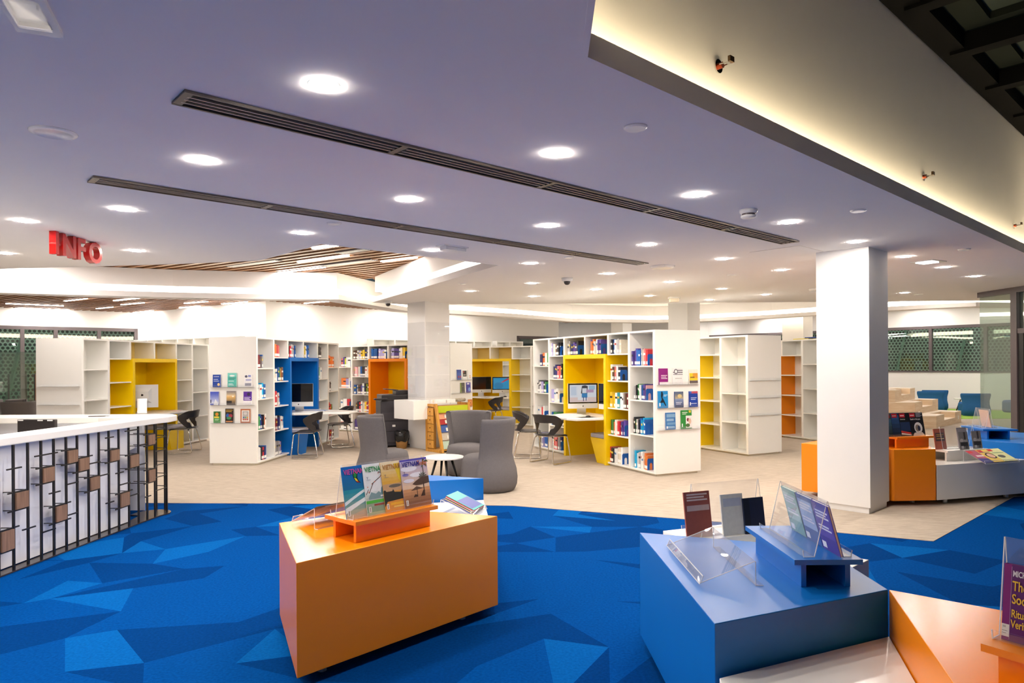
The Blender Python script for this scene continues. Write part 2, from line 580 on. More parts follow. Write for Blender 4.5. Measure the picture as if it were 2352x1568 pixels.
def build_ceiling():
    mb = MB()
    outline = [(-13, -4), (0.10, -4), (0.286, 2.302), tuple(VA), tuple(VB), (10.4, 4.1), (17, 8.5), (17, 13.75), (3, 13.85)]
    outline += OPEN[::-1]
    up = [(x, y, CH) for x, y in outline]
    ar = sum(outline[k][0] * outline[(k + 1) % len(outline)][1] - outline[(k + 1) % len(outline)][0] * outline[k][1] for k in range(len(outline)))
    if ar > 0:
        up = up[::-1]
    mb.face(up)
    mb.face([(x, y, CH + 0.02) for x, y, z in up[::-1]])
    o = struct(mb, 'ceiling', 'ceil')
    tag(o, 'flat white plaster ceiling with downlights and slot vents', 'ceiling')
    # edges of the ceiling around the left opening: lip, lit slot, upper face (all facing into the opening)
    cove([(-2.1, 13.82), (-2.67, 13.25), (-0.16, 8.43)][::-1], 'trim_1', 'led_strip', SL, -1.0, 'white stepped cove edge beside the slatted opening')
    mb = MB()
    strip(mb, OPEN[:7], 0.0, -0.04, CH - 0.002, CH + 0.10)
    o = struct(mb, 'trim_2', 'ceil')
    # far edge of the flat ceiling
    mb = MB()
    strip(mb, [(-2.1, 13.82), (3, 13.85), (17, 13.75)], 0.0, -0.05, CH - 0.002, CH + 0.12)
    struct(mb, 'trim_3', 'ceil')
    # the hung light ring beyond
    cove([(-13, 9.9), (-8.2, 11.1), (-5.9, 12.05), (-4.4, 12.45), (-3.15, 12.6), (-2.35, 15.4), (0.1, 17.7), (1.75, 19.7), (4.2, 20.5), (5.5, 20.0), (7.0, 18.7), (8.8, 16.3), (10.2, 15.2), (12.5, 15.6)],
         'trim_4', 'led_strip', SL, 1.0, 'cream bulkhead ring with a continuous light slot')
    # atrium: lip, ledge with LED strip, high wall, skylight
    P = lambda t, o: (VA + LIPD * t + LIPN * o)
    L = (VB - VA).length
    void = [(0.10, -4), (0.286, 2.302), tuple(VA), tuple(VB), (10.4, 4.1)]
    mb = MB()
    strip(mb, void, 0, 0.025, CH - 0.002, CH + 0.10)
    struct(mb, 'trim_5', 'ceil')
    mb = MB()
    strip(mb, void, 0.05, 0.08, CH + 0.022, CH + 0.045)
    struct(mb, 'trim_6', 'ledatrium')
    mb = MB()
    s = 0.14
    strip(mb, [(-0.1, -4), (0.12, 2.30), tuple(P(-0.25, s)), tuple(P(L + 0.02, s))], 0, 0.08, CH + 0.02, 5.0)
    o = struct(mb, 'wall_atrium', 'wall')
    tag(o, 'high plain wall of the skylit atrium above the cove', 'wall')
    mb = MB()
    e = P(L + 0.10, s)
    strip(mb, [tuple(e), tuple(e + Vector((D2.x, D2.y)) * -7)], 0, 0.08, CH + 0.02, 5.0)
    struct(mb, 'wall_atrium_end', 'wall')
    zs = 4.30
    root = tag(bpy.data.objects.new('window_skylight', None), 'dark framed glass skylight over the atrium', 'skylight', kind='structure')
    COL.objects.link(root)
    mb = MB()
    mb.bar((*P(-1, s - 0.11), zs + 0.115), (*P(L + 0.1, s - 0.11), zs + 0.115), 0.20, 0.23)
    mb.build('edge_beam', 'skyframe', root)
    ts = [1.5 + 1.14 * k for k in range(7)]
    for k, t in enumerate(ts):
        mb = MB()
        mb.bar((*P(t, s - 0.1), zs + 0.05), (*P(t, -4.5), zs + 0.05), 0.14, 0.16)
        mb.build('rafter', 'skyframe', root)
        if k:
            mb = MB()
            q = [P(ts[k - 1] + .07, s - 0.2), P(t - .07, s - 0.2), P(t - .07, -4.5), P(ts[k - 1] + .07, -4.5)]
            mb.prism([(p.x, p.y) for p in q][::-1], zs + 0.20, zs + 0.21)
            pn = mb.build('pane', 'skyglass', root)
            mb = MB()
            a0, a1 = ts[k - 1] + .07, t - .07
            for (t0, t1, o0, o1) in ((a0, a1, s - 0.2, s - 0.42), (a0, a0 + .16, s - .42, -4.4), (a1 - .1, a1, s - .42, -4.4)):
                q = [P(t0, o0), P(t1, o0), P(t1, o1), P(t0, o1)]
                mb.prism([(p.x, p.y) for p in q], zs + 0.14, zs + 0.2005)
            mb.build('glazing_frame', mat('glazing_frame', '#2b2f28', 0.8, spec=0.05), pn)
    mb = MB()
    mb.prism([(0.0, -4), (0.12, 2.9), tuple(P(1.45, s)), tuple(P(1.45, -4.5))], zs + 0.1, zs + 0.2)
    mb.build('blank_panel', 'skyframe', root)
build_ceiling()

def slat_field(name, poly, z, ang, pitch, w, label):
    """timber slats hung below a black void, clipped to a plan polygon"""
    root = tag(bpy.data.objects.new(name, None), label, kind='structure')
    COL.objects.link(root)
    mb = MB()
    mb.prism(poly, z + 0.10, z + 0.12)
    mb.build('void_panel', 'slatvoid', root)
    d = Vector((math.cos(ang), math.sin(ang)))
    nrm = Vector((-d.y, d.x))
    ks = [Vector(p).dot(nrm) for p in poly]
    k = min(ks) + pitch / 2
    n = 0
    rest = MB()
    while k < max(ks):
        xs = []
        for a in range(len(poly)):
            p, q = Vector(poly[a]), Vector(poly[(a + 1) % len(poly)])
            u, v = p.dot(nrm) - k, q.dot(nrm) - k
            if u * v < 0:
                xs.append((p + (q - p) * (u / (u - v))).dot(d))
        xs.sort()
        for a in range(0, len(xs) - 1, 2):
            P0 = d * xs[a] + nrm * k
            P1 = d * xs[a + 1] + nrm * k
            mb = MB()
            mb.bar((P0.x, P0.y, z + 0.03), (P1.x, P1.y, z + 0.03), w, 0.06)
            mb.build('slat', 'slat', root)
            n += 1
        k += pitch
    return root

def tube_lamp(x, y, z, ln, ang, label, group):
    t = thing('linear_lamp', label, 'lamp', (x, y, z), ang, group)
    one('housing', 'alupaint', t, (-ln / 2, ln / 2, -.035, .035, 0.006, 0.013))
    one('diffuser', 'tube', t, (-ln / 2 + .01, ln / 2 - .01, -.032, .032, 0.0, 0.006))
    return t

def build_slats():
    sa = R(12)
    slat_field('ceiling_slats', [(-9, 7.0), (-1.5, 6.2), (0.6, 8.6), (-2.3, 13.8), (-4.5, 13.1), (-9, 11.6)], SL, R(-33), 0.19, 0.085,
               'timber slat ceiling above the opening by the red letters')
    slat_field('ceiling_slats_rear', [(-16, 10.5), (-9, 11.5), (-4.2, 12.9), (-2.6, 15.6), (0.3, 18.2), (2.2, 20.2), (2.2, 26.0), (0.2, 24.7), (-4.4, 20.9), (-6.3, 18.2), (-11.6, 21.8), (-16, 18.2)], SL, R(-33), 0.20, 0.085,
               'timber slat ceiling along the rear walls')
    slat_field('ceiling_slats_hall', [(2.3, 20.3), (5.5, 20.3), (7.2, 18.9), (9.0, 16.5), (10.4, 15.4), (17, 16), (17, 22), (9.2, 31), (2.3, 31)], SR, R(-47), 0.22, 0.10,
               'timber slat ceiling over the stepped seating')
    mb = MB()
    mb.prism([(-2.2, 13.8), (17, 13.7), (17, 16), (10.3, 15.5), (8.9, 16.6), (7.1, 19), (5.5, 20.4), (4.2, 20.9), (1.7, 20.1), (0.1, 18.0), (-2.5, 15.5)], SL, SL + .02)
    o = struct(mb, 'ceiling_raised', 'ceil')
    tag(o, 'raised white plaster ceiling between the flat ceiling and the light ring', 'ceiling')
    g1 = 'linear lamps in the slatted opening'
    for i, (x, y, l, nm) in enumerate([(-2.55, 9.80, 0.75, 'by its near corner'), (-2.99, 10.97, 1.15, 'across its middle'), (-3.70, 12.19, 1.2, 'along its far side'), (-1.80, 11.07, .75, 'next to the cove corner'), (-6.3, 10.1, 1.2, 'added unseen over the counter end'), (-7.6, 10.9, 1.2, 'added unseen before the empty yellow bookcase'), (-5.2, 9.6, 1.2, 'added unseen behind the red letters')]):  # last three are out of view, added to brighten the left bookcase ends
        tube_lamp(x, y, SL - 0.014, l, R(-33), 'glowing linear lamp among the slats of the opening, ' + nm, g1)
    for i, (x, y, l, nm) in enumerate([(-4.26, 11.43, 1.26, 'by the light ring'), (-2.34, 10.26, 0.62, 'short, between two lamps'), (-2.69, 11.43, 1.17, 'in line with the far lamp')]):
        t = thing('slot_vent', 'grey air slot set into the slats of the opening, ' + nm, 'vent', (x, y, SL - 0.008), R(-33), 'air slots in the slatted opening')
        one('frame', 'darkframe', t, (-l / 2, l / 2, -.08, .08, 0, .02))
        for k in range(3):
            one('blade', 'alu', t, (-l / 2 + .02, l / 2 - .02, -.055 + .045 * k, -.04 + .045 * k, -.006, 0))
    g2 = 'linear lamps along the rear walls'
    spots = [(-10.88, 17.27, 1.1, -33), (-9.58, 17.26, 1.25, -33), (-10.1, 18.44, 1.1, -33), (-11.56, 19.66, .85, -33), (-12.77, 18.56, 1.3, 39), (-13.45, 19.87, 1.3, 39), (-11.2, 21.05, 1.1, -34.5), (-9.12, 19.6, 1.0, -34.5),
             (-7.37, 18.4, 1.1, -34.5), (-5.15, 18.4, 1.05, -33), (-8.2, 16.6, 1.2, -33), (-7.0, 17.2, 1.2, -33), (-8.3, 18.2, 1.0, -33), (-12.5, 16.0, 1.2, -33), (-14.4, 17.2, 1.3, 39), (-3.6, 18.6, 1.2, -33), (-3.4, 20.8, 1.2, 39), (-1.6, 22.2, 1.2, 39), (-0.2, 20.8, 1.2, 39), (-6.4, 15.2, 1.2, -33), (-4.6, 16.2, 1.2, -33)]
    for x, y, l, a in spots:
        w = 'before the tall windows' if a == 39 and x < -11 else 'washing the rear wall above the tall shelving' if a == -34.5 else 'behind the orange-niche bookcase' if a == 39 else 'behind the blue-niche bookcase' if x > -7.1 else 'behind the empty yellow bookcase'
        tube_lamp(x, y, SL - 0.014, l, R(a), 'glowing linear lamp on the slat ceiling ' + w, g2 + ', ' + w)
    g3 = 'linear lamps over the stepped seating'
    for x, y, l, a in [(8.6, 30.2, 1.0, -47), (10.7, 28.4, 1.2, -47), (10.3, 27.6, .9, -47), (14.2, 24.1, 1.2, -47), (14.9, 22.1, 1.3, -47), (2.6, 29.6, .8, -47), (4.5, 21.6, 1.0, -47), (12.6, 21.0, 1.4, -47), (13.4, 18.6, 1.4, -47), (11.0, 18.4, 1.4, -47), (12.3, 25.6, 1.3, -47), (9.4, 23.4, 1.3, -47), (6.4, 22.6, 1.3, -47), (4.4, 26.0, 1.3, -47), (7.0, 27.0, 1.3, -47), (16.0, 20.2, 1.2, -47), (9.0, 20.2, 1.2, -47)]:
        tube_lamp(x, y, SR - 0.014, l, R(a), 'glowing linear lamp on the slat ceiling over the stepped seating', g3)
build_slats()

def wall_seg(p, q, z0, z1, name, label, openings=(), th=0.15, mats='wall'):
    """wall from p to q (front to the right of the direction p->q), openings = (t0, t1, za, zb)"""
    p, q = Vector(p), Vector(q)
    L = (q - p).length
    ang = math.atan2((q - p).y, (q - p).x)
    mb = MB()
    ts = sorted({0, L, *[o[0] for o in openings], *[o[1] for o in openings]})
    for a, b in zip(ts, ts[1:]):
        op = [o for o in openings if o[0] <= a + 1e-6 and o[1] >= b - 1e-6]
        if op:
            za, zb = op[0][2:]
            if za > z0: mb.box(a, b, 0, th, z0, za)
            if zb < z1: mb.box(a, b, 0, th, zb, z1)
        else:
            mb.box(a, b, 0, th, z0, z1)
    o = struct(mb, name, mats)
    o.location = (p.x, p.y, 0)
    o.rotation_euler = (0, 0, ang)
    tag(o, label, 'wall')
    return o

def window(p, q, t0, t1, z0, z1, mull, name, label, fw=0.10):
    p, q = Vector(p), Vector(q)
    ang = math.atan2((q - p).y, (q - p).x)
    r = tag(bpy.data.objects.new(name, None), label, 'window', kind='structure')
    COL.objects.link(r)
    r.location = (p.x, p.y, 0)
    r.rotation_euler = (0, 0, ang)
    one('window_frame', 'darkframe', r, (t0, t1, -.02, .12, z1 - fw, z1), (t0, t1, -.02, .12, z0, z0 + fw * .6), (t0, t0 + fw, -.02, .12, z0, z1), (t1 - fw, t1, -.02, .12, z0, z1))
    xs = [t0] + list(mull) + [t1]
    for m_ in mull:
        one('mullion', 'darkframe', r, (m_ - fw / 2, m_ + fw / 2, -.03, .13, z0, z1))
    for a, b in zip(xs, xs[1:]):
        one('pane', 'glass', r, (a + .03, b - .03, .04, .05, z0 + .03, z1 - .03))
    return r

def screen(p, q, off, z0, z1, name, label, lamps=()):
    """perforated facade sheet standing outside a window wall, with ribs"""
    p, q = Vector(p), Vector(q)
    ang = math.atan2((q - p).y, (q - p).x)
    L = (q - p).length
    r = thing(name, label, 'facade screen', (p.x, p.y, 0), ang)
    mb = MB()
    lean = 0.5
    mb.face([(-2, off, z0), (L + 2, off, z0), (L + 2, off + lean, z1), (-2, off + lean, z1)])
    mb.build('sheet', 'perf', r)
    k = -1.5
    while k < L + 2:
        mb = MB()
        mb.bar((k, off - .04, z0), (k + .9, off + lean - .04, z1), 0.14, 0.06)
        mb.build('rib', mat('facade_rib', '#9fbcae', .5), r)
        k += 2.1
    one('rail', mat('facade_rail', '#a9c6b7', .5), r, (-2, L + 2, off - .12, off - .02, z0 + .5, z0 + .66))
    one('rear_wall', mat('facade_dark', '#1b211e', .9), r, (-2, L + 2, off + 2.2, off + 2.3, z0 - .4, z1 + 1))
    return r

def build_walls():
    a, b = (-16.4, 17.75), (-11.63, 21.63)
    L = (Vector(b) - Vector(a)).length
    wall_seg(a, b, 0, SL + .1, 'wall_window', 'white wall above the floor-to-lintel night windows behind the counter', [(0.3, L - 0.05, 0.06, 2.80)])
    window(a, b, 0.3, L - 0.05, 0.06, 2.80, [2.35, 3.15, 3.95, 5.05], 'window_1', 'tall dark framed windows beside the white rear wall')
    screen(a, b, 2.0, -0.3, 4.0, 'facade_screen', 'perforated metal facade screen outside the tall windows behind the counter')
    wall_seg((-11.63, 21.63), (-6.4, 18.03), 0, SL + .1, 'wall_rear', 'blank white rear wall running to the convex corner')
    wall_seg((-6.4, 18.03), (-4.5, 20.73), 0, SL + .1, 'wall_corner', 'short white wall behind the blue-niche bookcase')
    wall_seg((-4.5, 20.73), (0.18, 24.59), 0, SL + .1, 'wall_back', 'long white wall behind the orange and yellow bookcases')
    p, q = (0.18, 24.59), (1.75, 25.88)
    Lq = (Vector(q) - Vector(p)).length
    wall_seg(p, q, 0, SL + .1, 'wall_office', 'white wall with a small internal office window', [(0.0, Lq - .1, 1.2, 2.62)])
    window(p, q, 0.0, Lq - .1, 1.2, 2.62, [1.0], 'window_2', 'small dark framed internal office window in the white wall')
    wall_seg((1.75, 25.88), (1.0, 33), 0, SR + .2, 'wall_return', 'white return wall beside the office window')
    mb = MB(); mb.box(-3, 1.2, 29.5, 29.7, 0, 3.2)
    o = struct(mb, 'wall_office_back', mat('office_wall', '#8b9496', .7)); tag(o, 'grey wall inside the office')
    wall_seg((1.0, 31.6), (8.9, 31.2), 0, SR + .1, 'wall_far', 'far white wall with a dark window band', [(.5, 7.4, 1.2, 2.85)])
    window((1.0, 31.6), (8.9, 31.2), .5, 7.4, 1.2, 2.85, [2, 4, 6], 'window_3', 'dark far window band below the white wall')
    p, q = (8.76, 31.3), (17.4, 21.3)
    Lq = (Vector(q) - Vector(p)).length
    wall_seg(p, q, 0, SR + .1, 'wall_right', 'white wall with night windows beyond the stepped seating', [(0.2, Lq - .5, 1.22, 2.85)])
    window(p, q, 0.2, Lq - .5, 1.22, 2.85, [1.5, 3.0, 4.5, 5.9, 7.55, 9.15, 10.8], 'window_4', 'row of dark framed night windows above the white dado')
    screen(p, q, 2.2, -0.3, 4.6, 'facade_screen', 'perforated metal facade screen outside the windows beyond the stepped seating')
    # closing walls outside the view
    for n_, a_, b_, la in [('wall_left', (-13, -4), (-16.4, 17.75), 'white side wall beside the counter'), ('wall_front', (17, -4), (-13, -4), 'white wall behind the viewer'), ('wall_side', (17.4, 21.3), (17, -4), 'white side wall beyond the glass room')]:
        wall_seg(a_, b_, 0, 5.0 if n_ != 'wall_left' else SL + .1, n_, la)
    # facade lamps outside, washing the screens
    for (x, y, rz, i) in ((-14.8, 20.6, 39, 0), (-13.4, 21.6, 39, 0), (14.2, 27.4, -49, 1), (15.9, 25.6, -49, 1), (17.4, 24.0, -49, 1)):
        t = thing('facade_lamp', 'strip lamp outside washing the perforated screen', 'lamp', (x, y, 4.5), R(rz), 'strip lamps on the facade')
        one('housing', 'darkframe', t, (-.7, .7, -.06, .06, 0.02, .12))
        one('diffuser', 'extlamp', t, (-.68, .68, -.05, .05, 0, .02))
build_walls()

def column(name, c, w, z1, label, rz=A1, plinth=True, panels=False):
    """square column, c = near corner on plan"""
    r = tag(bpy.data.objects.new(name, None), label, 'column', kind='structure')
    COL.objects.link(r)
    r.location = (c[0], c[1], 0)
    r.rotation_euler = (0, 0, rz)
    one('shaft', 'wall', r, (0, w, 0, w, .07, z1))
    one('plinth', 'wall', r, (.02, w - .02, .02, w - .02, 0, .07))
    return r
column('column', (3.743, 7.25), .55, CH, 'square white column standing by the orange and white display units')
cc = column('column', (-1.64, 13.10), .58, CH, 'square white column with clear panels beside the copier')
for (z0, z1) in ((1.98, 2.42), (1.42, 1.965), (0.98, 1.405)):
    one('acrylic_panel', 'acrylic', cc, (-.012, -.006, 0.01, .57, z0, z1))
    one('acrylic_panel', 'acrylic', cc, (.01, .57, -.012, -.006, z0, z1))
one('pinned_notice', 'label', cc, (-.005, -.003, .28, .44, 1.36, 1.62))
column('column', (3.86, 15.2), .5, SL, 'white column rising behind the bookcase with a yellow niche')
column('column', (8.0, 19.0), .6, SR, 'white column rising behind the orange-sided empty bookcase')
column('column', (3.75, 23.4), .5, SR, 'distant white column before the far wall')
t = thing('column_box', 'white box wrapped on the column in front of the copier', 'box', (-1.80, 12.62, 0), A1)
one('box_body', 'white', t, (0, .34, 0, .64, .60, .95), bevel=.004)

# ================================================================== CEILING FITTINGS
def build_ceiling_fittings():
    proto = thing('downlight', 'x', 'downlight', (0, 0, CH))
    mb = MB()
    mb.lathe([(.0628, -.0009), (.068, -.0009), (.0682, 0)], 28)
    mb.build('trim_ring', 'white', proto, smooth=True)
    mb = MB()
    mb.lathe([(.0001, -.0058), (.045, -.0056), (.060, -.0050), (.0625, -.0024)], 18)
    mb.build('diffuser', 'lamp', proto)
    rows = []
    o = Vector((-0.801, 2.978))
    u, v = D1 * 1.457, D2 * 1.475
    for i in range(-1, 6): rows.append((o + u * i, 'beside the slot vent nearer the atrium'))
    for i in range(-2, 6): rows.append((o + v + u * i, 'between the two slot vents'))
    for i in range(-1, 8): rows.append((o + D2 * 3.17 + u * i, 'beyond the far slot vent'))
    for p in [(-5.32, 7.28), (-4.0, 5.69), (-3.89, 7.18)]: rows.append((Vector(p), 'over the counter'))
    for p in [(0.31, 10.31), (0.38, 12.28), (-0.68, 11.34), (1.36, 11.21), (2.45, 12.35), (3.77, 13.2)]: rows.append((Vector(p), 'over the grey tub chairs and bookcases'))
    for p in [(5.55, 8.86), (6.59, 9.84), (6.88, 12.12), (9.3, 9.9), (9.6, 12.2), (11.8, 11)]: rows.append((Vector(p), 'over the blue and white display units'))
    for p in [(-3.4, 1.6), (-5.2, 4.3), (-7.0, 6.0), (-2.6, -1.2), (-6.2, 1.8)]: rows.append((Vector(p), 'added unseen over the near blue carpet'))  # invented lamps out of view, there only to light the near area
    done = []
    cnt = {}
    ORD = 'first second third fourth fifth sixth seventh eighth ninth tenth eleventh twelfth'.split()
    first = True
    for p, w in rows:
        if any((p - q).length < 0.5 for q in done): continue
        if p.x > 0.1 and p.y < 2.6: continue
        rel = p - VA
        if p.x > 0.3 and rel.dot(LIPN) < 0.15 and p.x < 9: continue
        done.append(p)
        d = proto if first else copy_tree(proto)
        first = False
        d.location = (p.x, p.y, CH)
        cnt[w] = cnt.get(w, 0) + 1
        d['label'] = '%s round glowing downlight %s, counted from the counter' % (ORD[cnt[w] - 1], w)
        d['group'] = 'downlights ' + w
    for p in [(-0.6, 15.6), (1.6, 15.4), (3.0, 16.6), (5.2, 16.0), (7.2, 15.2), (2.6, 18.6), (9.2, 14.8), (5.2, 18.6)]:  # hidden lamps added to brighten the rear column and bookcases
        d = copy_tree(proto)
        d.location = (p[0], p[1], SL)
        d['label'] = 'added unseen downlight in the raised ceiling between the flat ceiling and the light ring'
        d['group'] = 'added downlights in the raised ceiling'
    # slot vents
    def vent(p0, p1, w, joints, label):
        a, b = Vector(p0), Vector(p1)
        L = (b - a).length
        t = thing('slot_vent', label, 'vent', (a.x, a.y, CH - 0.002), math.atan2((b - a).y, (b - a).x))
        one('void_plate', 'black', t, (0, L, -w / 2 + .004, w / 2 - .004, -.004, 0))
        one('frame', 'ventmetal', t, (0, L, -w / 2, -w / 2 + .014, -.012, 0), (0, L, w / 2 - .014, w / 2, -.012, 0))
        for x in [0.02] + joints + [L - .02]:
            one('joint', 'ventmetal', t, (x - .02, x + .02, -w / 2 + .014, w / 2 - .014, -.011, 0))
        xs = [0] + joints + [L]
        for k in range(3):
            y = -w / 2 + .014 + (k + 1) * (w - .028) / 4
            for x0, x1 in zip(xs, xs[1:]):
                one('blade', 'ventblade', t, (x0 + .025, x1 - .025, y - .004, y + .004, -.012, -.003))
    vent((-1.48, 3.085), (2.80, 6.945), .19, [1.15, 2.32, 3.48, 4.63], 'long dark slot vent nearer the atrium edge')
    vent((-2.685, 4.42), (1.59, 8.365), .17, [1.16, 2.33, 3.48, 4.62], 'long slot vent nearer the timber slat opening')
    # discs, detectors, cameras
    def disc(x, y, r, h, label, m='white', grp=None):
        t = thing('ceiling_disc', label, 'disc', (x, y, CH), 0, grp)
        mb = MB(); mb.lathe([(r * .85, -h), (r, -h * .5), (r, 0)], 24); mb.build('cover', m, t, smooth=False)
        mb = MB(); mb.lathe([(r * 1.04, -.002), (r * 1.04, 0)], 24); mb.build('rim', 'alupaint', t)
    g = 'blank white ceiling discs'
    for x, y, r, w in [(0.64, 3.54, .06, 'between the atrium lip and the nearer slot vent'), (2.77, 5.52, .06, 'past the smoke detector by the atrium lip'), (4.88, 7.46, .06, 'beyond the square column by the atrium lip'), (3.02, 9.5, .06, 'before the bare-ledged yellow bookcase'), (-1.5, 5.87, .06, 'alongside the far slot vent'), (0.65, 7.82, .055, 'just beyond the far slot vent'), (7.29, 12.4, .07, 'before the light ring over the stepped seating'), (-0.73, 10.3, .06, 'over the grey tub chairs')]:
        disc(x, y, r, .012, 'small blank white ceiling disc ' + w, 'white', g)
    disc(1.88, 8.61, .15, .03, 'wide shallow white access point on the ceiling by the far slot vent end')
    disc(5.06, 11.4, .15, .03, 'wide shallow white access point on the ceiling behind the square column')
    t = thing('smoke_detector', 'white slotted smoke detector on the ceiling past the near slot vent', 'detector', (1.88, 5.48, CH))
    mb = MB(); mb.lathe([(.055, -.062), (.058, -.055), (.058, -.045)], 24); mb.build('sensor_cap', 'white', t, smooth=True)
    mb = MB(); mb.lathe([(.05, -.045), (.05, -.03)], 24); mb.build('chamber', 'darkframe', t)
    mb = MB(); mb.lathe([(.062, -.03), (.07, -.012), (.07, 0)], 24); mb.build('base', 'white', t, smooth=True)
    t = thing('smoke_detector', 'boxy white detector near the far edge of the flat ceiling', 'detector', (2.96, 12.6, CH))
    one('base', 'white', t, (-.1, .1, -.06, .06, -.03, 0))
    one('sensor_cap', 'cream', t, (-.08, .08, -.05, .05, -.09, -.03))
    for x, y, la in [(0.78, 9.71, 'white dome security camera with dark eye in mid ceiling'), (-2.32, 13.0, 'white dome security camera with dark eye by the cove corner')]:
        t = thing('dome_camera', la, 'camera', (x, y, CH))
        mb = MB(); mb.lathe([(.055, -.05), (.075, -.04), (.08, 0)], 24); mb.build('base', 'alupaint', t, smooth=True)
        mb = MB(); mb.lathe([(.001, -.10), (.025, -.095), (.042, -.075), (.048, -.045)], 20); mb.build('dome', 'blackplastic', t, smooth=True)
    t = thing('projector_plate', 'wedge-shaped white plate on the ceiling near the cove tip', 'plate', (-0.6, 7.07, CH), A1)
    one('base', 'white', t, (-.16, .16, -.07, .07, -.012, 0))
    one('wedge', 'alupaint', t, (-.12, .14, -.05, .05, -.045, -.012))
    t = thing('ceiling_speaker', 'round white grille speaker in the ceiling by the counter', 'speaker', (-2.35, 3.56, CH), 0)
    mb = MB(); mb.lathe([(.082, -.008), (.086, -.012), (.106, -.006), (.11, 0)], 32); mb.build('rim', 'white', t, smooth=True)
    mb = MB(); mb.lathe([(.001, -.006), (.083, -.006)][::-1], 32); mb.build('grille', mat('speaker_grille', '#a5a3b0', .6), t)
    t = thing('emergency_light', 'wall-box emergency lamp in a white plastic frame on the ceiling, still wrapped', 'lamp', (-1.62, 2.33, CH), R(22))
    mb = MB()
    for b in ((-.07, -.05, -.16, .16), (.05, .07, -.16, .16), (-.05, .05, -.16, -.10), (-.05, .05, .10, .16)):
        mb.box(b[0], b[1], b[2], b[3], -.02, 0)
    mb.build('frame', 'alupaint', t)
    one('lens', 'acrylic', t, (-.05, .05, -.10, .10, -.03, -.024))
    one('reflector', 'alu', t, (-.05, .05, -.10, .10, -.006, -.002))
    one('sticker', 'label', t, (-.07, -.055, -.15, -.04, -.0215, -.0202))
    one('indicator', 'red', t, (.052, .06, -.15, -.14, -.024, -.02))
    t = thing('emergency_light', 'bright square glass emergency lamp in the ceiling past the column', 'lamp', (5.04, 8.39, CH), R(30))
    one('frame', 'alu', t, (-.15, .15, -.15, .15, -.008, 0))
    one('lens', 'emlamp', t, (-.09, .09, -.09, .09, -.016, -.008))
    # access hatch lines
    t = thing('access_hatch', 'flush square access hatch in the ceiling in front of the column', 'hatch', (3.0, 7.55, CH), A1)
    one('hatch_panel', 'ceil', t, (-.28, .28, -.28, .28, -.004, -.001))
    one('hatch_joint', 'cream', t, (-.286, .286, -.286, .286, -.001, -.0004))
    # sprinklers on the atrium wall
    for k, (tt, zz) in enumerate([(1.20, 3.16), (4.45, 3.16), (7.60, 3.16)]):
        p = VA + LIPD * tt + LIPN * 0.14
        t = thing('sprinkler_head', 'small brass sidewall sprinkler on the high atrium wall', 'sprinkler', (p.x, p.y, zz), math.atan2(LIPD.y, LIPD.x), 'sprinklers on the atrium wall')
        mb = MB(); mb.tube([(0, 0, 0), (0, -.008, 0)], .036, 20); mb.build('escutcheon', 'chrome', t)
        mb = MB(); mb.tube([(0, -.008, 0), (0, -.03, 0)], .016, 12); mb.build('bulb', mat('brass', '#8a3a20', .3, metal=.8), t)
        mb = MB(); mb.bar((.017, -.02, 0), (.010, -.07, 0), .006); mb.bar((-.017, -.02, 0), (-.010, -.07, 0), .006); mb.build('yoke', 'chrome', t)
        mb = MB(); mb.box(-.02, .02, -.085, -.07, .0, .028); mb.build('deflector', mat('bronze', '#5a4632', .35, metal=.8), t)
build_ceiling_fittings()

def build_info():
    t = thing('info_sign', 'red three-dimensional letters INFO hanging from the ceiling over the counter', 'sign', (-4.05, 6.10, CH), 0)
    m0 = Matrix(((0, 0, 1, 0), (1, 0, 0, 0), (0, 1, 0, 0), (0, 0, 0, 1)))
    y = 0.0
    for ch, w in (('I', .10), ('N', .215), ('F', .175), ('O', .22)):
        letters(ch, .27, .030, Matrix.Translation((0, y, -.195)) @ m0, 'red', t, 'letter', bold=.008)
        y += w
build_info()

# ================================================================== BOOKCASES
OUT_Z = (1.572, 1.070, 0.567)
IN_Z = (1.757, 1.342, 0.916, 0.497)
CASES = {}

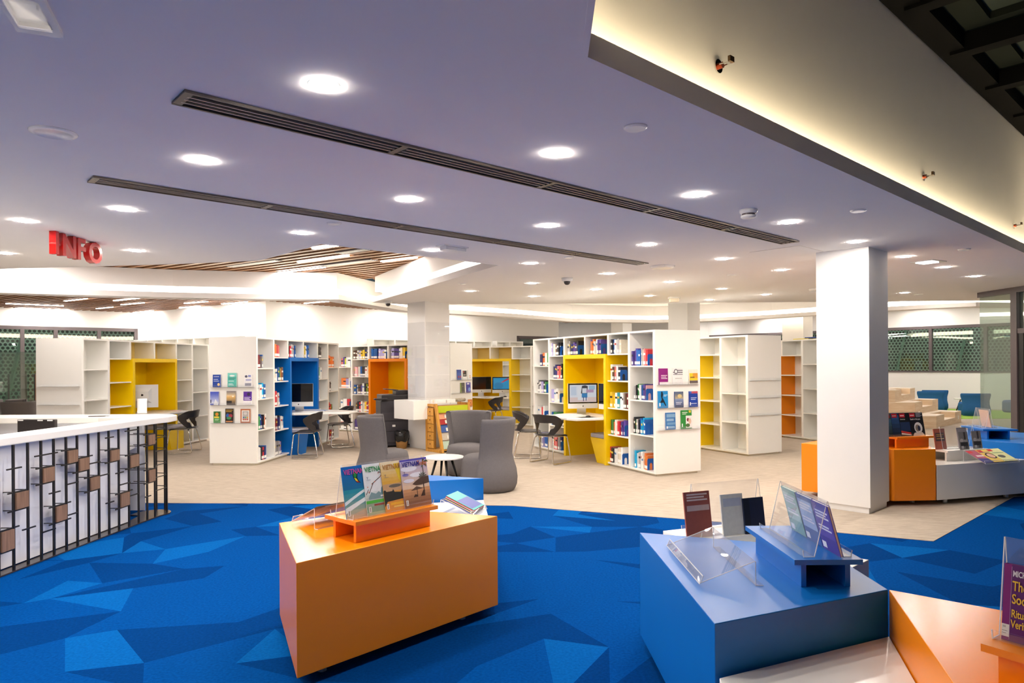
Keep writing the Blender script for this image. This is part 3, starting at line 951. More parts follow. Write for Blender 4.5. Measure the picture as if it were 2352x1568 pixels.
def bookcase(key, loc, ang, dp, colour, label, nw=1.37, innerback=None, niche_back=True, binback='white', rows=3):
    """double-sided bookcase with a reading niche; local x runs along the front, depth runs to dp*y"""
    c = thing('bookcase', label, 'bookcase', (loc[0], loc[1], 0), R(ang))
    L = 1.24 * 2 + nw
    Y = lambda a, b: (dp * a, dp * b)
    DP = 0.80
    mid = 0.40
    def bx(name, m, x0, x1, d0, d1, z0, z1, bevel=0.0):
        y0, y1 = Y(d0, d1)
        return one(name, m, c, (x0, x1, y0, y1, z0, z1), bevel=bevel)
    n0, n1 = 1.24, 1.24 + nw
    for x0 in (0, L - .05):
        bx('end_panel', 'white', x0, x0 + .05, 0, DP, .035, 2.052)
    bx('top_panel', 'white', 0, L, 0, DP, 2.052, 2.08)
    for a, b in ((.05, n0), (n1, L - .05)):
        bx('bottom_panel', 'white', a, b, 0, DP, .035, .06)
        bx('plinth', 'cream', a - .02, b, .04, DP - .04, 0.004, .035)
    for x0 in (.62, n1 + .57):
        bx('divider', 'white', x0, x0 + .05, 0, DP, .06, 2.052)
    for a, b, zs, near in ((.05, .62, OUT_Z, 0), (.67, n0, IN_Z, 1), (n1, n1 + .57, IN_Z, 2), (n1 + .62, L - .05, OUT_Z, 3)):
        for z in zs:
            bx('shelf', 'white', a, b, .004, DP - .004, z - .02, z)
        top = 2.052 if near in (0, 3) else 1.737
        bm = innerback if (near == 1 and innerback) else 'white'
        bx('back_panel', bm, a, b, mid - .01, mid + .01, .06, top)
        if near in (1, 2):
            bx('back_panel', 'white', a, b, mid - .01, mid + .01, 1.757, 2.052)
    # niche box
    f = -0.03
    bx('niche_side', colour, n0, n0 + .065, f, DP, 0.004, 1.69)
    bx('niche_side', colour, n1 - .065, n1, f, DP, 0.004, 1.69)
    bx('niche_top', colour, n0, n1, f, DP, 1.69, 1.757)
    bx('bin_divider', 'white', (n0 + n1) / 2 - .02, (n0 + n1) / 2 + .02, 0, DP, 1.757, 2.052)
    bx('bin_divider', 'white', n0 - .045, n0, 0, DP, 1.757, 2.052)
    bx('bin_divider', 'white', n1, n1 + .045, 0, DP, 1.757, 2.052)
    bx('bin_back', binback, n0, n1, mid - .01, mid + .01, 1.757, 2.052)
    if niche_back is True:
        bx('niche_back', colour, n0 + .065, n1 - .065, .58, .60, 0.004, 1.69)
    elif niche_back:
        bx('niche_back', niche_back[2], n0 + .065 + niche_back[0], n0 + .065 + niche_back[1], .58, .60, 0.004, 1.69)
    CASES[key] = dict(o=c, loc=loc, ang=R(ang), dp=dp, L=L, n0=n0, n1=n1, name=label)
    return c

def wpt(key, x, d, z=0.0):
    k = CASES[key]
    ca, sa = math.cos(k['ang']), math.sin(k['ang'])
    y = k['dp'] * d
    return Vector((k['loc'][0] + ca * x - sa * y, k['loc'][1] + sa * x + ca * y, z))

def desk(key, pts, z, parent, name='desk_top'):
    """pts are (x, outward) in the bookcase's own frame"""
    k = CASES[key]
    mb = MB()
    mb.prism([(x, -k['dp'] * o_) for x, o_ in pts], z - .04, z)
    return mb.build(name, 'desklam', parent, bevel=.012, seg=3)

def bench(key, x0, x1, d0, d1, colour, parent, sa=0.0, sb=0.0):
    k = CASES[key]
    y0, y1 = sorted((k['dp'] * d0, k['dp'] * d1))
    mb = MB()
    mb.hexa([(x0 + sa, y0, .004), (x1 - sb, y0, .004), (x1 - sb, y1, .004), (x0 + sa, y1, .004)], [(x0, y0, .40), (x1, y0, .40), (x1, y1, .40), (x0, y1, .40)])
    b = mb.build('bench_box', colour, parent)
    mb = MB()
    mb.box(x0, x1, y0, y1, .40, .47)
    mb.build('bench_cushion', 'cushion', b, bevel=.02, seg=3)

cA = bookcase('A', (-6.965, 11.207), 84.3, 1, 'yellow', 'empty white bookcase with yellow niche behind the counter', innerback='yellow', binback='paleyellow')
cB = bookcase('B', (-4.117, 11.152), 84.5, 1, 'blue', 'white bookcase with blue desk niche and books', innerback='blue')
cC = bookcase('C', (2.019, 9.769), 114.8, -1, 'yellow', 'white bookcase full of books around a yellow desk niche', innerback='yellow', binback='paleyellow')
cD = bookcase('D', (4.03, 11.829), 117.2, -1, 'yellow', 'empty white bookcase with yellow niche side and bare clear ledges', binback='paleyellow')
cG = bookcase('G', (6.236, 13.708), 112.0, -1, 'orange', 'empty white bookcase with orange niche side behind the square column')
cE = bookcase('E', (-4.417, 17.08), -33.4, 1, 'orange', 'white bookcase with books around an orange seat niche', nw=1.20, niche_back=(0.0, 1.07, 'yellow'))
cF = bookcase('F', (1.032, 17.386), 147.1, -1, 'yellow', 'empty white bookcase with a yellow niche holding two computers', niche_back=(0.62, 1.24, 'yellow'), binback='paleyellow')
# desks and benches
desk('B', [(1.33, -.35), (1.33, .05), (1.62, .98), (2.05, 1.0), (2.52, .05), (2.52, -.35)], .75, cB)
desk('C', [(1.31, -.40), (1.31, .06), (1.36, .50), (1.55, .56), (2.30, .50), (2.52, .06), (2.52, -.40)], .75, cC)
desk('A', [(1.33, -.40), (1.33, .06), (1.7, .45), (2.3, .45), (2.52, .06), (2.52, -.40)], .75, cA)
desk('F', [(1.31, -.45), (1.31, .10), (2.0, .30), (2.54, .10), (2.54, -.45)], .75, cF)
bench('B', 1.31, 1.75, -.16, .40, 'blue', cB, 0, .14)
bench('C', 1.305, 1.80, .02, .50, 'yellow', cC, 0, .2)
bench('A', 2.0, 2.54, -.2, .45, 'yellow', cA, .14, 0)
bench('E', 1.31, 2.37, .05, .56, 'orange', cE)
bench('F', 1.31, 1.85, .0, .5, 'yellow', cF, 0, .14)
# clear display ledges on the ends
def ledges(key, at_end, zs, parent):
    k = CASES[key]
    dp = k['dp']
    L = k['L']
    sgn = 1 if at_end else -1
    x = L if at_end else 0
    for z in zs:
        mb = MB()
        y0, y1 = sorted((dp * .03, dp * .77))
        mb.box(x, x + sgn * .035, y0, y1, z - .004, z, 0)
        mb.box(x + sgn * .031, x + sgn * .035, y0, y1, z, z + .035, 0)
        mb.box(x, x + sgn * .036, y0, y1, z - .0065, z - .0045, 1)
        mb.build('display_ledge', ['acrylic', 'edge'], parent)
for key, end, zs, o in (('B', 0, (1.27, .98, .69), cB), ('C', 0, (1.30, .97, .66), cC), ('D', 0, (1.30, 1.0, .70), cD), ('E', 1, (1.27, .98, .66), cE), ('A', 0, (1.30, 1.0, .70), cA)):
    ledges(key, end, zs, o)

# ------------------------------------------------------------------ books
PAL = dict(k=('black', '#23232b'), w=('white', '#eeeeec'), b=('blue', '#1d5fae'), c=('cyan', '#12a3d8'), n=('navy', '#262a6a'), p=('purple', '#5a4696'), r=('red', '#c92f3c'),
           s=('salmon', '#e27a77'), o=('orange', '#f0803a'), y=('yellow', '#e9c437'), g=('green', '#3f8f4f'), l=('lime', '#b6cf3c'), t=('teal', '#2d8f9c'), e=('grey', '#a7a4a6'),
           m=('maroon', '#7c2c33'), i=('ivory', '#e6dcc8'), d=('brown', '#6b503f'), v=('lavender', '#a9a2d4'), h=('pink', '#ecb3b8'))
HEXOF = dict((v[0], v[1]) for v in PAL.values())
rb = random.Random(5)

def book_mesh(th, h, d, dp, colr, band):
    mb = MB()
    c = lin(colr)
    pg = lin('#efe9dc')
    e = .0025
    mb.box(0, e, 0, dp * d, 0, h, 0, c)
    mb.box(th - e, th, 0, dp * d, 0, h, 0, c)
    mb.box(e, th - e, 0, dp * e, 0, h, 0, c)
    mb.box(e, th - e, dp * e, dp * (d - .004), .004, h - .004, 0, pg)
    if band:
        mb.box(.001, th - .001, dp * -.0006, 0, h * .62, h * .62 + .03, 0, lin(band))
    return mb.mesh('book', ['print'])

LAB = {}
def label_mesh(th, dp):
    k = (round(th, 3), dp)
    if k not in LAB:
        mb = MB()
        mb.box(.0005, k[0] - .0005, -dp * .0010, 0, .018, .062)
        LAB[k] = mb.mesh('spine_label', ['label'])
    return LAB[k]

CASEW = dict(B='blue-niche bookcase', C='yellow-niche bookcase', E='orange-niche bookcase')
SHELFW = {1.757: 'top compartment', 1.572: 'upper shelf', 1.342: 'upper shelf', 1.07: 'middle shelf', .916: 'middle shelf', .567: 'lower shelf', .497: 'lower shelf', .06: 'bottom shelf'}
nbooks = 0
def fill(key, x0, x1, z, f0, f1, spec, colw, flip, bookend=None, lean=0.0):
    """a run of books between two fractions of a compartment, read from the viewer's left"""
    global nbooks
    k = CASES[key]
    f0 = max(f0, .015)
    if flip:
        a, b = x1 - f0 * (x1 - x0), x1 - f1 * (x1 - x0)
    else:
        a, b = x0 + f0 * (x1 - x0), x0 + f1 * (x1 - x0)
    drop = {'C': 4, 'B': 5, 'E': 3}[key]
    s = [ch for q, ch in enumerate(spec.replace(' ', '')) if q % drop != drop - 1]
    ws = [rb.uniform(.7, 1.35) for _ in s]
    tot = sum(ws)
    pos = a
    hmax = .27 if z < 1.7 else .255
    base = rb.uniform(.195, .225)
    for ch, w in zip(s, ws):
        th = abs(b - a) * w / tot
        name, hx = PAL[ch]
        th_ = round(max(.012, th - .0015), 3)
        h = min(hmax, base + rb.uniform(-.012, .045))
        d = rb.uniform(.155, .20)
        jig = rb.uniform(-.12, .12)
        cc = '#%02x%02x%02x' % tuple(max(0, min(255, int(int(hx[i:i + 2], 16) * (1 + jig)))) for i in (1, 3, 5))
        band = rb.choice([None, None, '#f2f0ea', '#d9c24a', '#202430']) if name not in ('white',) else rb.choice([None, '#4a7fb5', '#c04a4a', '#2b2b33'])
        dep = rb.uniform(.02, .055)
        left = pos if not flip else pos - th_
        me = book_mesh(th_, h, d, k['dp'], cc, band)
        o = bpy.data.objects.new('book', me)
        COL.objects.link(o)
        p = wpt(key, left, dep, z + .0005)
        o.location = p
        o.rotation_euler = (0, lean, k['ang'])
        tag(o, '%s book standing on the %s of the %s column, %s' % (name, SHELFW[z], colw, CASEW[key]), 'book', 'books on the %s, %s column of the %s' % (SHELFW[z], colw, CASEW[key]))
        lb = bpy.data.objects.new('spine_label', label_mesh(th_, k['dp']))
        COL.objects.link(lb)
        lb.parent = o
        pos += (-th if flip else th)
        nbooks += 1
    if bookend:
        t = thing('bookend', 'arched blue bookend on the %s, %s column, %s' % (SHELFW[z], colw, CASEW[key]), 'bookend')
        xb = pos + (-.003 if flip else .001)
        t.location = wpt(key, xb, .03, z + .0005)
        t.rotation_euler = (0, 0, k['ang'])
        mb = MB()
        dp = k['dp']
        W, H = .13, .165
        oy = [(0, 0), (0, H - .02), (.015, H), (W - .015, H), (W, H - .02), (W, 0)]
        iy = [(.04, 0), (.04, .075), (.045, .09), (.055, .10), (.065, .103), (.075, .10), (.085, .09), (.09, .075), (.09, 0)]
        # left jamb, right jamb and the head around the arch
        def slab(q):
            A_ = [(0, dp * y, zz) for y, zz in q]
            B_ = [(.002, dp * y, zz) for y, zz in q]
            mb.hexa(A_, B_)
        slab([(0, 0), (.04, 0), (.04, .075), (0, .075)])
        slab([(.09, 0), (W, 0), (W, .075), (.09, .075)])
        for q0, q1 in zip(iy[1:-1], iy[2:-1]):
            slab([(q0[0], q0[1]), (q1[0], q1[1]), (q1[0], H), (q0[0], H)])
        slab([(0, .075), (.04, .075), (.04, H), (.015, H), (0, H - .02)])
        slab([(.09, .075), (W, .075), (W, H - .02), (W - .015, H), (.09, H)])
        mb.build('plate', 'bookend', t)
        mb = MB()
        sx = .10 if flip else -.10
        mb.box(0, sx, dp * .04, dp * .09, -.0004, -.0001)
        mb.build('base_tongue', 'bookend', t)
    return

def fill_case(key, flip, table):
    k = CASES[key]
    n0, n1, L = k['n0'], k['n1'], k['L']
    m = (n0 + n1) / 2
    X = dict(o1=(.05, .62, 'end'), i1=(.67, n0, 'inner'), b1=(n0 + .01, m - .02, 'first over-niche'), b2=(m + .02, n1 - .01, 'second over-niche'), i2=(n1 + .01, n1 + .57, 'far inner'), o2=(n1 + .62, L - .05, 'far end'))
    for col, z, f0, f1, spec, be in table:
        x0, x1, w = X[col]
        fill(key, x0, x1, z, f0, f1, spec, w, flip, be)

fill_case('C', True, [
    ('o1', 1.572, .02, .70, 'pppbbbtceissr', 1), ('o1', 1.07, .12, .62, 'ekgkgwbbpphd', 1), ('o1', .567, .0, .58, 'dkgwekbvccb', 1), ('o1', .06, .05, .66, 'ccwwewwboo', 1),
    ('i1', 1.757, .03, .58, 'bkbbwweei', 0), ('i1', 1.342, .04, .55, 'wdssswkb', 1), ('i1', .916, .06, .92, 'yywbtwweedm', 1), ('i1', .497, .01, .74, 'kgotwirdnppn', 1), ('i1', .06, .01, .62, 'rkwlwiiww', 1),
    ('b1', 1.757, .12, .66, 'pootwwwppp', 1), ('b2', 1.757, .05, .60, 'eekbnppvk', 1),
    ('i2', 1.757, .02, .62, 'viiodgkgk', 1), ('i2', 1.342, .12, .86, 'nnpnsskkn', 1), ('i2', .916, .02, .58, 'vwwwi', 1), ('i2', .497, .02, .9, 'bgtwwik', 0), ('i2', .06, .1, .64, 'rsskken', 1),
    ('o2', 1.572, .3, .9, 'nowwg', 0), ('o2', 1.07, .1, .75, 'wkwbvkgk', 1), ('o2', .567, .1, .6, 'wwrkw', 1), ('o2', .06, .2, .8, 'kwvvbb', 1)])
fill_case('B', False, [
    ('o1', 1.572, .0, .46, 'bmmmweb', 0), ('o1', 1.07, .03, .55, 'iwwccb', 0), ('o1', .567, .0, .6, 'kgbnbekow', 0), ('o1', .06, .0, .66, 'tcwwnkrnb', 0),
    ('i1', 1.757, .0, .52, 'yorrrs', 0), ('i1', 1.342, .0, .72, 'dywwwbgodk', 0), ('i1', .916, .0, .48, 'errsswb', 0), ('i1', .497, .0, .72, 'rmmwnnkwwv', 0), ('i1', .06, .0, .62, 'eeeeevp', 0),
    ('b1', 1.757, .02, .6, 'gkrwwkwb', 0), ('b2', 1.757, .02, .48, 'lywwrb', 0),
    ('i2', 1.757, .0, .58, 'klkkwd', 0), ('i2', 1.342, .0, .6, 'wggwto', 0), ('i2', .916, .0, .4, 'kswwi', 0), ('i2', .497, .02, .4, 'wiw', 0), ('i2', .06, .05, .4, 'ykw', 0),
    ('o2', 1.572, .0, .72, 'oooooo', 0), ('o2', 1.07, .0, .5, 'wkwwb', 0), ('o2', .567, .0, .52, 'drrg', 0), ('o2', .06, .1, .6, 'tmrk', 0)])
fill_case('E', False, [
    ('o1', 1.572, .32, .92, 'spplwww', 1), ('o1', 1.07, .32, .9, 'oovvwy', 1), ('o1', .567, .32, .85, 'wwwr', 1), ('o1', .06, .3, .9, 'wkkiwb', 0),
    ('i1', 1.757, .02, .97, 'ddwwvwyykneke', 0), ('i1', 1.342, .04, .96, 'hhhwbbkddwin', 0), ('i1', .916, .06, .94, 'bwwdpwwkglk', 0), ('i1', .497, .16, .96, 'dkbrwwwyrrp', 0), ('i1', .06, .05, .6, 'pnnwvv', 0),
    ('b1', 1.757, .05, .88, 'bbbbpbvvvvw', 1), ('b2', 1.757, .05, .85, 'vvwpppwiwy', 1)])
# a few books lying on top of the orange-sided case
for i, (w, cl) in enumerate([(.42, '#e9d43f'), (.30, '#1c3f8c')]):
    me = MB(); me.box(0, w, 0, .2, 0, .022, 0, lin(cl)); me.box(.004, w - .004, -.001, .196, .003, .019, 0, lin('#efe9dc'))
    o = me.build('book', ['print'])
    o.location = wpt('G', .62 - .2 * i, .35, 2.081 + .0225 * i)
    o.rotation_euler = (0, 0, CASES['G']['ang'])
    tag(o, ['yellow', 'navy'][i] + ' book lying flat on top of the orange-sided empty bookcase', 'book')

# ------------------------------------------------------------------ face-out books on the end ledges
def cover(mb, W, H, th, front, prints):
    """closed book or magazine standing in the xz plane, its cover towards -y; prints are (polygon in 0..1, colour)"""
    mb.box(-W / 2, W / 2, 0, .0015, 0, H, 0, lin(front))
    mb.box(-W / 2, W / 2, th - .0015, th, 0, H, 0, lin(front))
    mb.box(-W / 2 + .001, W / 2 - .003, .0015, th - .0015, .003, H - .003, 0, lin('#efeade'))
    mb.box(-W / 2, -W / 2 + .001, .0015, th - .0015, 0, H, 0, lin(front))
def prints(W, H, items, e0=.0004):
    mb = MB()
    for k, (poly, colr) in enumerate(items):
        y = -(e0 + .00006 * k)
        mb.face([((u - .5) * W, y, v * H) for u, v in poly], 0, lin(colr))
    return mb
def rect(a, b, c, d): return [(a, c), (b, c), (b, d), (a, d)]
def ell(cx, cy, rx, ry, n=14, a0=0, a1=360): return [(cx + rx * math.cos(R(a0 + (a1 - a0) * k / n)), cy + ry * math.sin(R(a0 + (a1 - a0) * k / n))) for k in range(n + (0 if a1 - a0 == 360 else 1))]
def grad(c0, c1, v0, v1, n=8, u0=0, u1=1):
    h = lambda c: [int(c[i:i + 2], 16) for i in (1, 3, 5)]
    A_, B_ = h(c0), h(c1)
    return [(rect(u0, u1, v0 + (v1 - v0) * k / n, v0 + (v1 - v0) * (k + 1) / n), '#%02x%02x%02x' % tuple(int(A_[i] + (B_[i] - A_[i]) * (k + .5) / n) for i in range(3))) for k in range(n)]

def faceout(key, at_end, d, z, W, H, front, items, label, group, th=.02, name='book'):
    k = CASES[key]
    x = (k['L'] + .008 + th) if at_end else (-.008 - th)
    p = wpt(key, x, d, z + .001)
    # cover looks outward along -x (start end) or +x (far end)
    rz = k['ang'] + (R(90) if at_end else R(-90))
    t = thing(name, label, 'book', p, rz, group)
    mb = MB()
    cover(mb, W, H, th, front, items)
    mb.build('book_body', ['print'], t)
    prints(W, H, items).build('cover_print', ['print'], t)
    t.rotation_euler = (R(-2), 0, rz)
    return t
def bars(c, rows, u0=.12, u1=.8):
    return [(rect(u0, u1 - .12 * (i % 2), v, v + .035), c) for i, v in enumerate(rows)]
gB = 'books on the clear ledges of the blue-niche bookcase'
# d = depth position across the end panel: for B the far side (0.8) is on the viewer's left
faceout('B', 0, .66, 1.27, .135, .20, '#2a4aa4', bars('#e8ecf8', (.82, .6, .46)) + [(ell(.75, .2, .16, .12), '#f2cf8e')], 'royal blue book with a peach dot on the top clear ledge', gB)
faceout('B', 0, .40, 1.27, .15, .225, '#5cc2b4', [(rect(0, 1, .76, .98), '#7fd4c8'), (ell(.5, .8, .3, .06), '#f2f6f4')] + bars('#2d6f68', (.62, .54), .1, .9) + bars('#eaf6f4', (.4, .2, .12), .1, .7), 'turquoise book on the top clear ledge', gB)
faceout('B', 0, .13, 1.27, .13, .20, '#f2f1f2', [(ell(.25, .84, .18, .1), '#55566a'), (rect(.5, .85, .8, .95), '#8c94d0'), (rect(.2, .9, .5, .62), '#a9acd6'), (rect(.1, .9, .08, .3), '#9597a6')], 'white book with grey drawings on the top clear ledge', gB)
faceout('B', 0, .70, .98, .145, .215, '#5566c8', grad('#dfe4f2', '#3d50c0', .1, 1) + [([(.4, .0), (.62, .45), (.95, .1), (.95, 0)], '#e8ebf2'), (rect(.03, .15, .15, .4), '#39406a')], 'blue book with a white mountain on the middle clear ledge', gB)
faceout('B', 0, .42, .98, .15, .225, '#8d6f5c', grad('#4d4038', '#f0c47a', 0, .62) + grad('#f6d9a4', '#7e7a80', .62, 1) + [(ell(.72, .62, .12, .06), '#fff3d4'), (rect(0, .6, .1, .3), '#302c2c')], 'sunset-photo book on the middle clear ledge', gB)
faceout('B', 0, .14, .98, .14, .215, '#f4f2f4', [(rect(0, 1, .32, 1), '#5a2aa0'), (ell(.62, .8, .2, .13), '#3a3050')] + bars('#efe6ff', (.55, .46, .38), .1, .85), 'purple and white book with a dark emblem on the middle clear ledge', gB)
faceout('B', 0, .66, .69, .115, .185, '#4c9c4e', [(rect(0, 1, .55, 1), '#2f6b33'), (ell(.5, .75, .25, .16), '#d98f2e'), (rect(.1, .8, .42, .56), '#e8d24a')] + bars('#cfe6c8', (.3, .22), .2, .85), 'small green and yellow book on the lowest clear ledge', gB)
faceout('B', 0, .45, .69, .14, .23, '#2b211e', bars('#e0b23c', (.88, .78), .08, .9) + [(ell(.3, .52, .2, .14), '#2f5fae'), (ell(.65, .5, .25, .12), '#a8384a'), (ell(.45, .34, .3, .1), '#3f8f5a'), (rect(.1, .9, .06, .14), '#d98a34')], 'dark book with coloured blots on the lowest clear ledge', gB)
faceout('B', 0, .18, .69, .165, .225, '#b8693f', [(rect(.12, .9, .1, .9), '#f3efe8'), (rect(.2, .82, .18, .84), '#b9b5b2'), (ell(.5, .68, .18, .1), '#d6d2ce')] + [(rect(.28 + .18 * i, .4 + .18 * i, .34, .44), c_) for i, c_ in enumerate(('#2f5fae', '#55a86a', '#e0a23c'))] + [(rect(.28 + .18 * i, .4 + .18 * i, .2, .3), '#d05a3c') for i in range(3)], 'brown-framed book showing a tablet on the lowest clear ledge', gB)
gC = 'books on the clear ledges of the full yellow-niche bookcase'
# for C the near side of the end panel (0) is on the viewer's left
faceout('C', 0, .13, 1.30, .15, .23, '#8c1a78', [(rect(0, 1, 0, .16), '#f2eef2')] + bars('#f6e6f4', (.55, .45, .36), .2, .9), 'magenta book with white foot on the top clear ledge', gC)
faceout('C', 0, .38, 1.30, .17, .235, '#e9e8e6', [(rect(.0, 1, .70, .76), '#56545c'), (rect(.3, 1, .82, .88), '#6a6870'), (rect(0, 1, .58, .63), '#8a8890'), (ell(.3, .78, .22, .16), '#74727a'), (ell(.3, .78, .13, .09), '#e9e8e6')] + bars('#a9a6a4', (.34,), .2, .9), 'white book with a grey chain on the top clear ledge', gC)
faceout('C', 0, .66, 1.30, .15, .21, '#e8e2d4', [(rect(0, 1, .25, .75), '#e9c92f'), (rect(.4, 1, .4, .75), '#d99a3a'), (rect(.1, .6, .42, .5), '#7a5a28'), (rect(0, 1, .05, .24), '#6a5a52')], 'cream and yellow book on the top clear ledge', gC)
faceout('C', 0, .12, .97, .165, .24, '#1787c9', [([(.3, .95), (.42, .98), (.5, .8), (.42, .62), (.62, .4), (.8, .12), (.72, .1), (.5, .32), (.2, .3), (.18, .36), (.34, .5), (.26, .7)], '#12202c'), (rect(.06, .2, .1, .3), '#eef0f2')] + bars('#bfe2f4', (.75, .68), .55, .95), 'bright blue book with a black dancing figure on the middle clear ledge', gC)
faceout('C', 0, .40, .97, .15, .225, '#4a5f8c', grad('#39415e', '#8a9cc4', 0, .55) + grad('#b9a884', '#4a5f86', .55, 1) + [(ell(.55, .72, .25, .12), '#d8c48a')] + bars('#dfe4f2', (.3, .2), .1, .8), 'stormy blue-grey photo book on the middle clear ledge', gC)
faceout('C', 0, .66, .97, .15, .225, '#1d3f9c', [(rect(0, 1, .86, 1), '#b8505c'), (rect(0, .25, .86, 1), '#4a66b8')] + bars('#e4e8f4', (.56, .46, .2), .15, .85) + [(rect(.02, .14, .1, .3), '#eef0f2')], 'deep blue book with a red top strip on the middle clear ledge', gC)
faceout('C', 0, .25, .66, .165, .24, '#3f78b4', [(rect(.05, .95, .72, .92), '#7fa8cc'), (rect(.05, .8, .5, .64), '#8fb4d4'), (rect(.1, .95, .28, .42), '#6d9ac4'), (rect(.05, .9, .08, .2), '#88b0d2'), (rect(.02, .16, .06, .2), '#eef0f2')], 'mid-blue lettered book on the lowest clear ledge', gC)
faceout('C', 0, .53, .66, .185, .265, '#2f8a3c', [(rect(.42, 1, .04, .7), '#eceae8'), (ell(.62, .48, .12, .1), '#7a3440'), (ell(.8, .4, .14, .16), '#d9b9a4'), (ell(.6, .18, .2, .1), '#4a6a3c'), (rect(.72, .92, .86, .98), '#e0c03c')] + bars('#e4f2e4', (.86, .78), .08, .6) + [(rect(.02, .12, .1, .28), '#eef0f2')], 'green book with a photograph on the lowest clear ledge', gC)
gE = 'books on the clear ledges of the orange-niche bookcase'
for (d, z, W, H, fr, it, la) in [(.30, 1.27, .15, .225, '#4a66b4', [(rect(0, 1, .7, 1), '#3a52a4'), (ell(.3, .3, .16, .12), '#a84a5c'), (ell(.75, .3, .16, .12), '#a84a5c')], 'blue book with two red dots on the top ledge'),
                                 (.50, 1.27, .13, .20, '#f0efee', [(rect(0, 1, .35, 1), '#3c3835'), (rect(.08, .3, .8, .94), '#c84a4a'), (rect(.15, .8, .5, .56), '#e8e4e0')], 'dark-topped white book on the top ledge'),
                                 (.68, 1.27, .13, .215, '#f2f0ee', [(ell(.6, .3, .2, .16), '#e09a5c'), (ell(.6, .3, .12, .1), '#f2f0ee')], 'white book with an orange ring on the top ledge'),
                                 (.42, .98, .15, .225, '#5f5f5a', [(rect(0, .14, 0, 1), '#a4c43c'), (rect(.5, .6, .6, .66), '#d4c84a')], 'charcoal book with a lime spine on the middle ledge'),
                                 (.64, .98, .15, .225, '#4c4aa8', [(rect(.1, .7, .8, .94), '#eceaf4'), (ell(.65, .3, .3, .2), '#7fa0d8')], 'indigo book with pale blue shapes on the middle ledge'),
                                 (.30, .66, .14, .15, '#f0eeee', [(rect(0, 1, .8, 1), '#a03a34'), (rect(0, 1, .0, .2), '#c04a3c')], 'white book with red borders on the lowest ledge'),
                                 (.49, .66, .12, .19, '#f4f2f4', [(ell(.6, .45, .3, .14), '#7a6ab8'), (ell(.6, .40, .2, .1), '#f4f2f4')], 'white book with a violet arch on the lowest ledge'),
                                 (.70, .66, .15, .16, '#d9853c', [(ell(.5, .55, .3, .3), '#e8a45c'), (ell(.55, .5, .12, .14), '#b8642c')], 'orange spiral book on the lowest ledge')]:
    faceout('E', 1, d, z, W, H, fr, it, la + ' by the copier column', gE, th=.012)
print('books', nbooks)

# ------------------------------------------------------------------ tall shelving along the rear walls
def wall_unit(p, q, n, h, label):
    p, q = Vector(p), Vector(q)
    L = (q - p).length
    t = thing('wall_shelving', label, 'shelving', (p.x, p.y, 0), math.atan2((q - p).y, (q - p).x))
    w = L / n
    one('back_panel', 'white', t, (0, L, -.03, -.01, .004, h))
    one('top_panel', 'white', t, (0, L, -.38, -.01, h - .04, h))
    for k in range(n + 1):
        x = min(max(k * w, .02), L - .02)
        one('upright', 'white', t, (x - .02, x + .02, -.38, -.03, .004, h - .04))
    for k in range(n):
        for j in range(6):
            one('shelf', 'white', t, (k * w + .02, (k + 1) * w - .02, -.38, -.03, .06 + j * .38, .085 + j * .38))
    return t
wall_unit((-11.2, 21.2), (-6.6, 18.05), 7, 2.42, 'tall white shelving against the rear wall behind the empty yellow bookcase')
wall_unit((-4.35, 20.75), (-0.9, 23.6), 6, 2.40, 'tall white shelving against the wall behind the orange-niche bookcase')
wall_unit((-0.75, 23.72), (0.15, 24.46), 2, 2.40, 'narrow white shelving against the wall beside the office window')

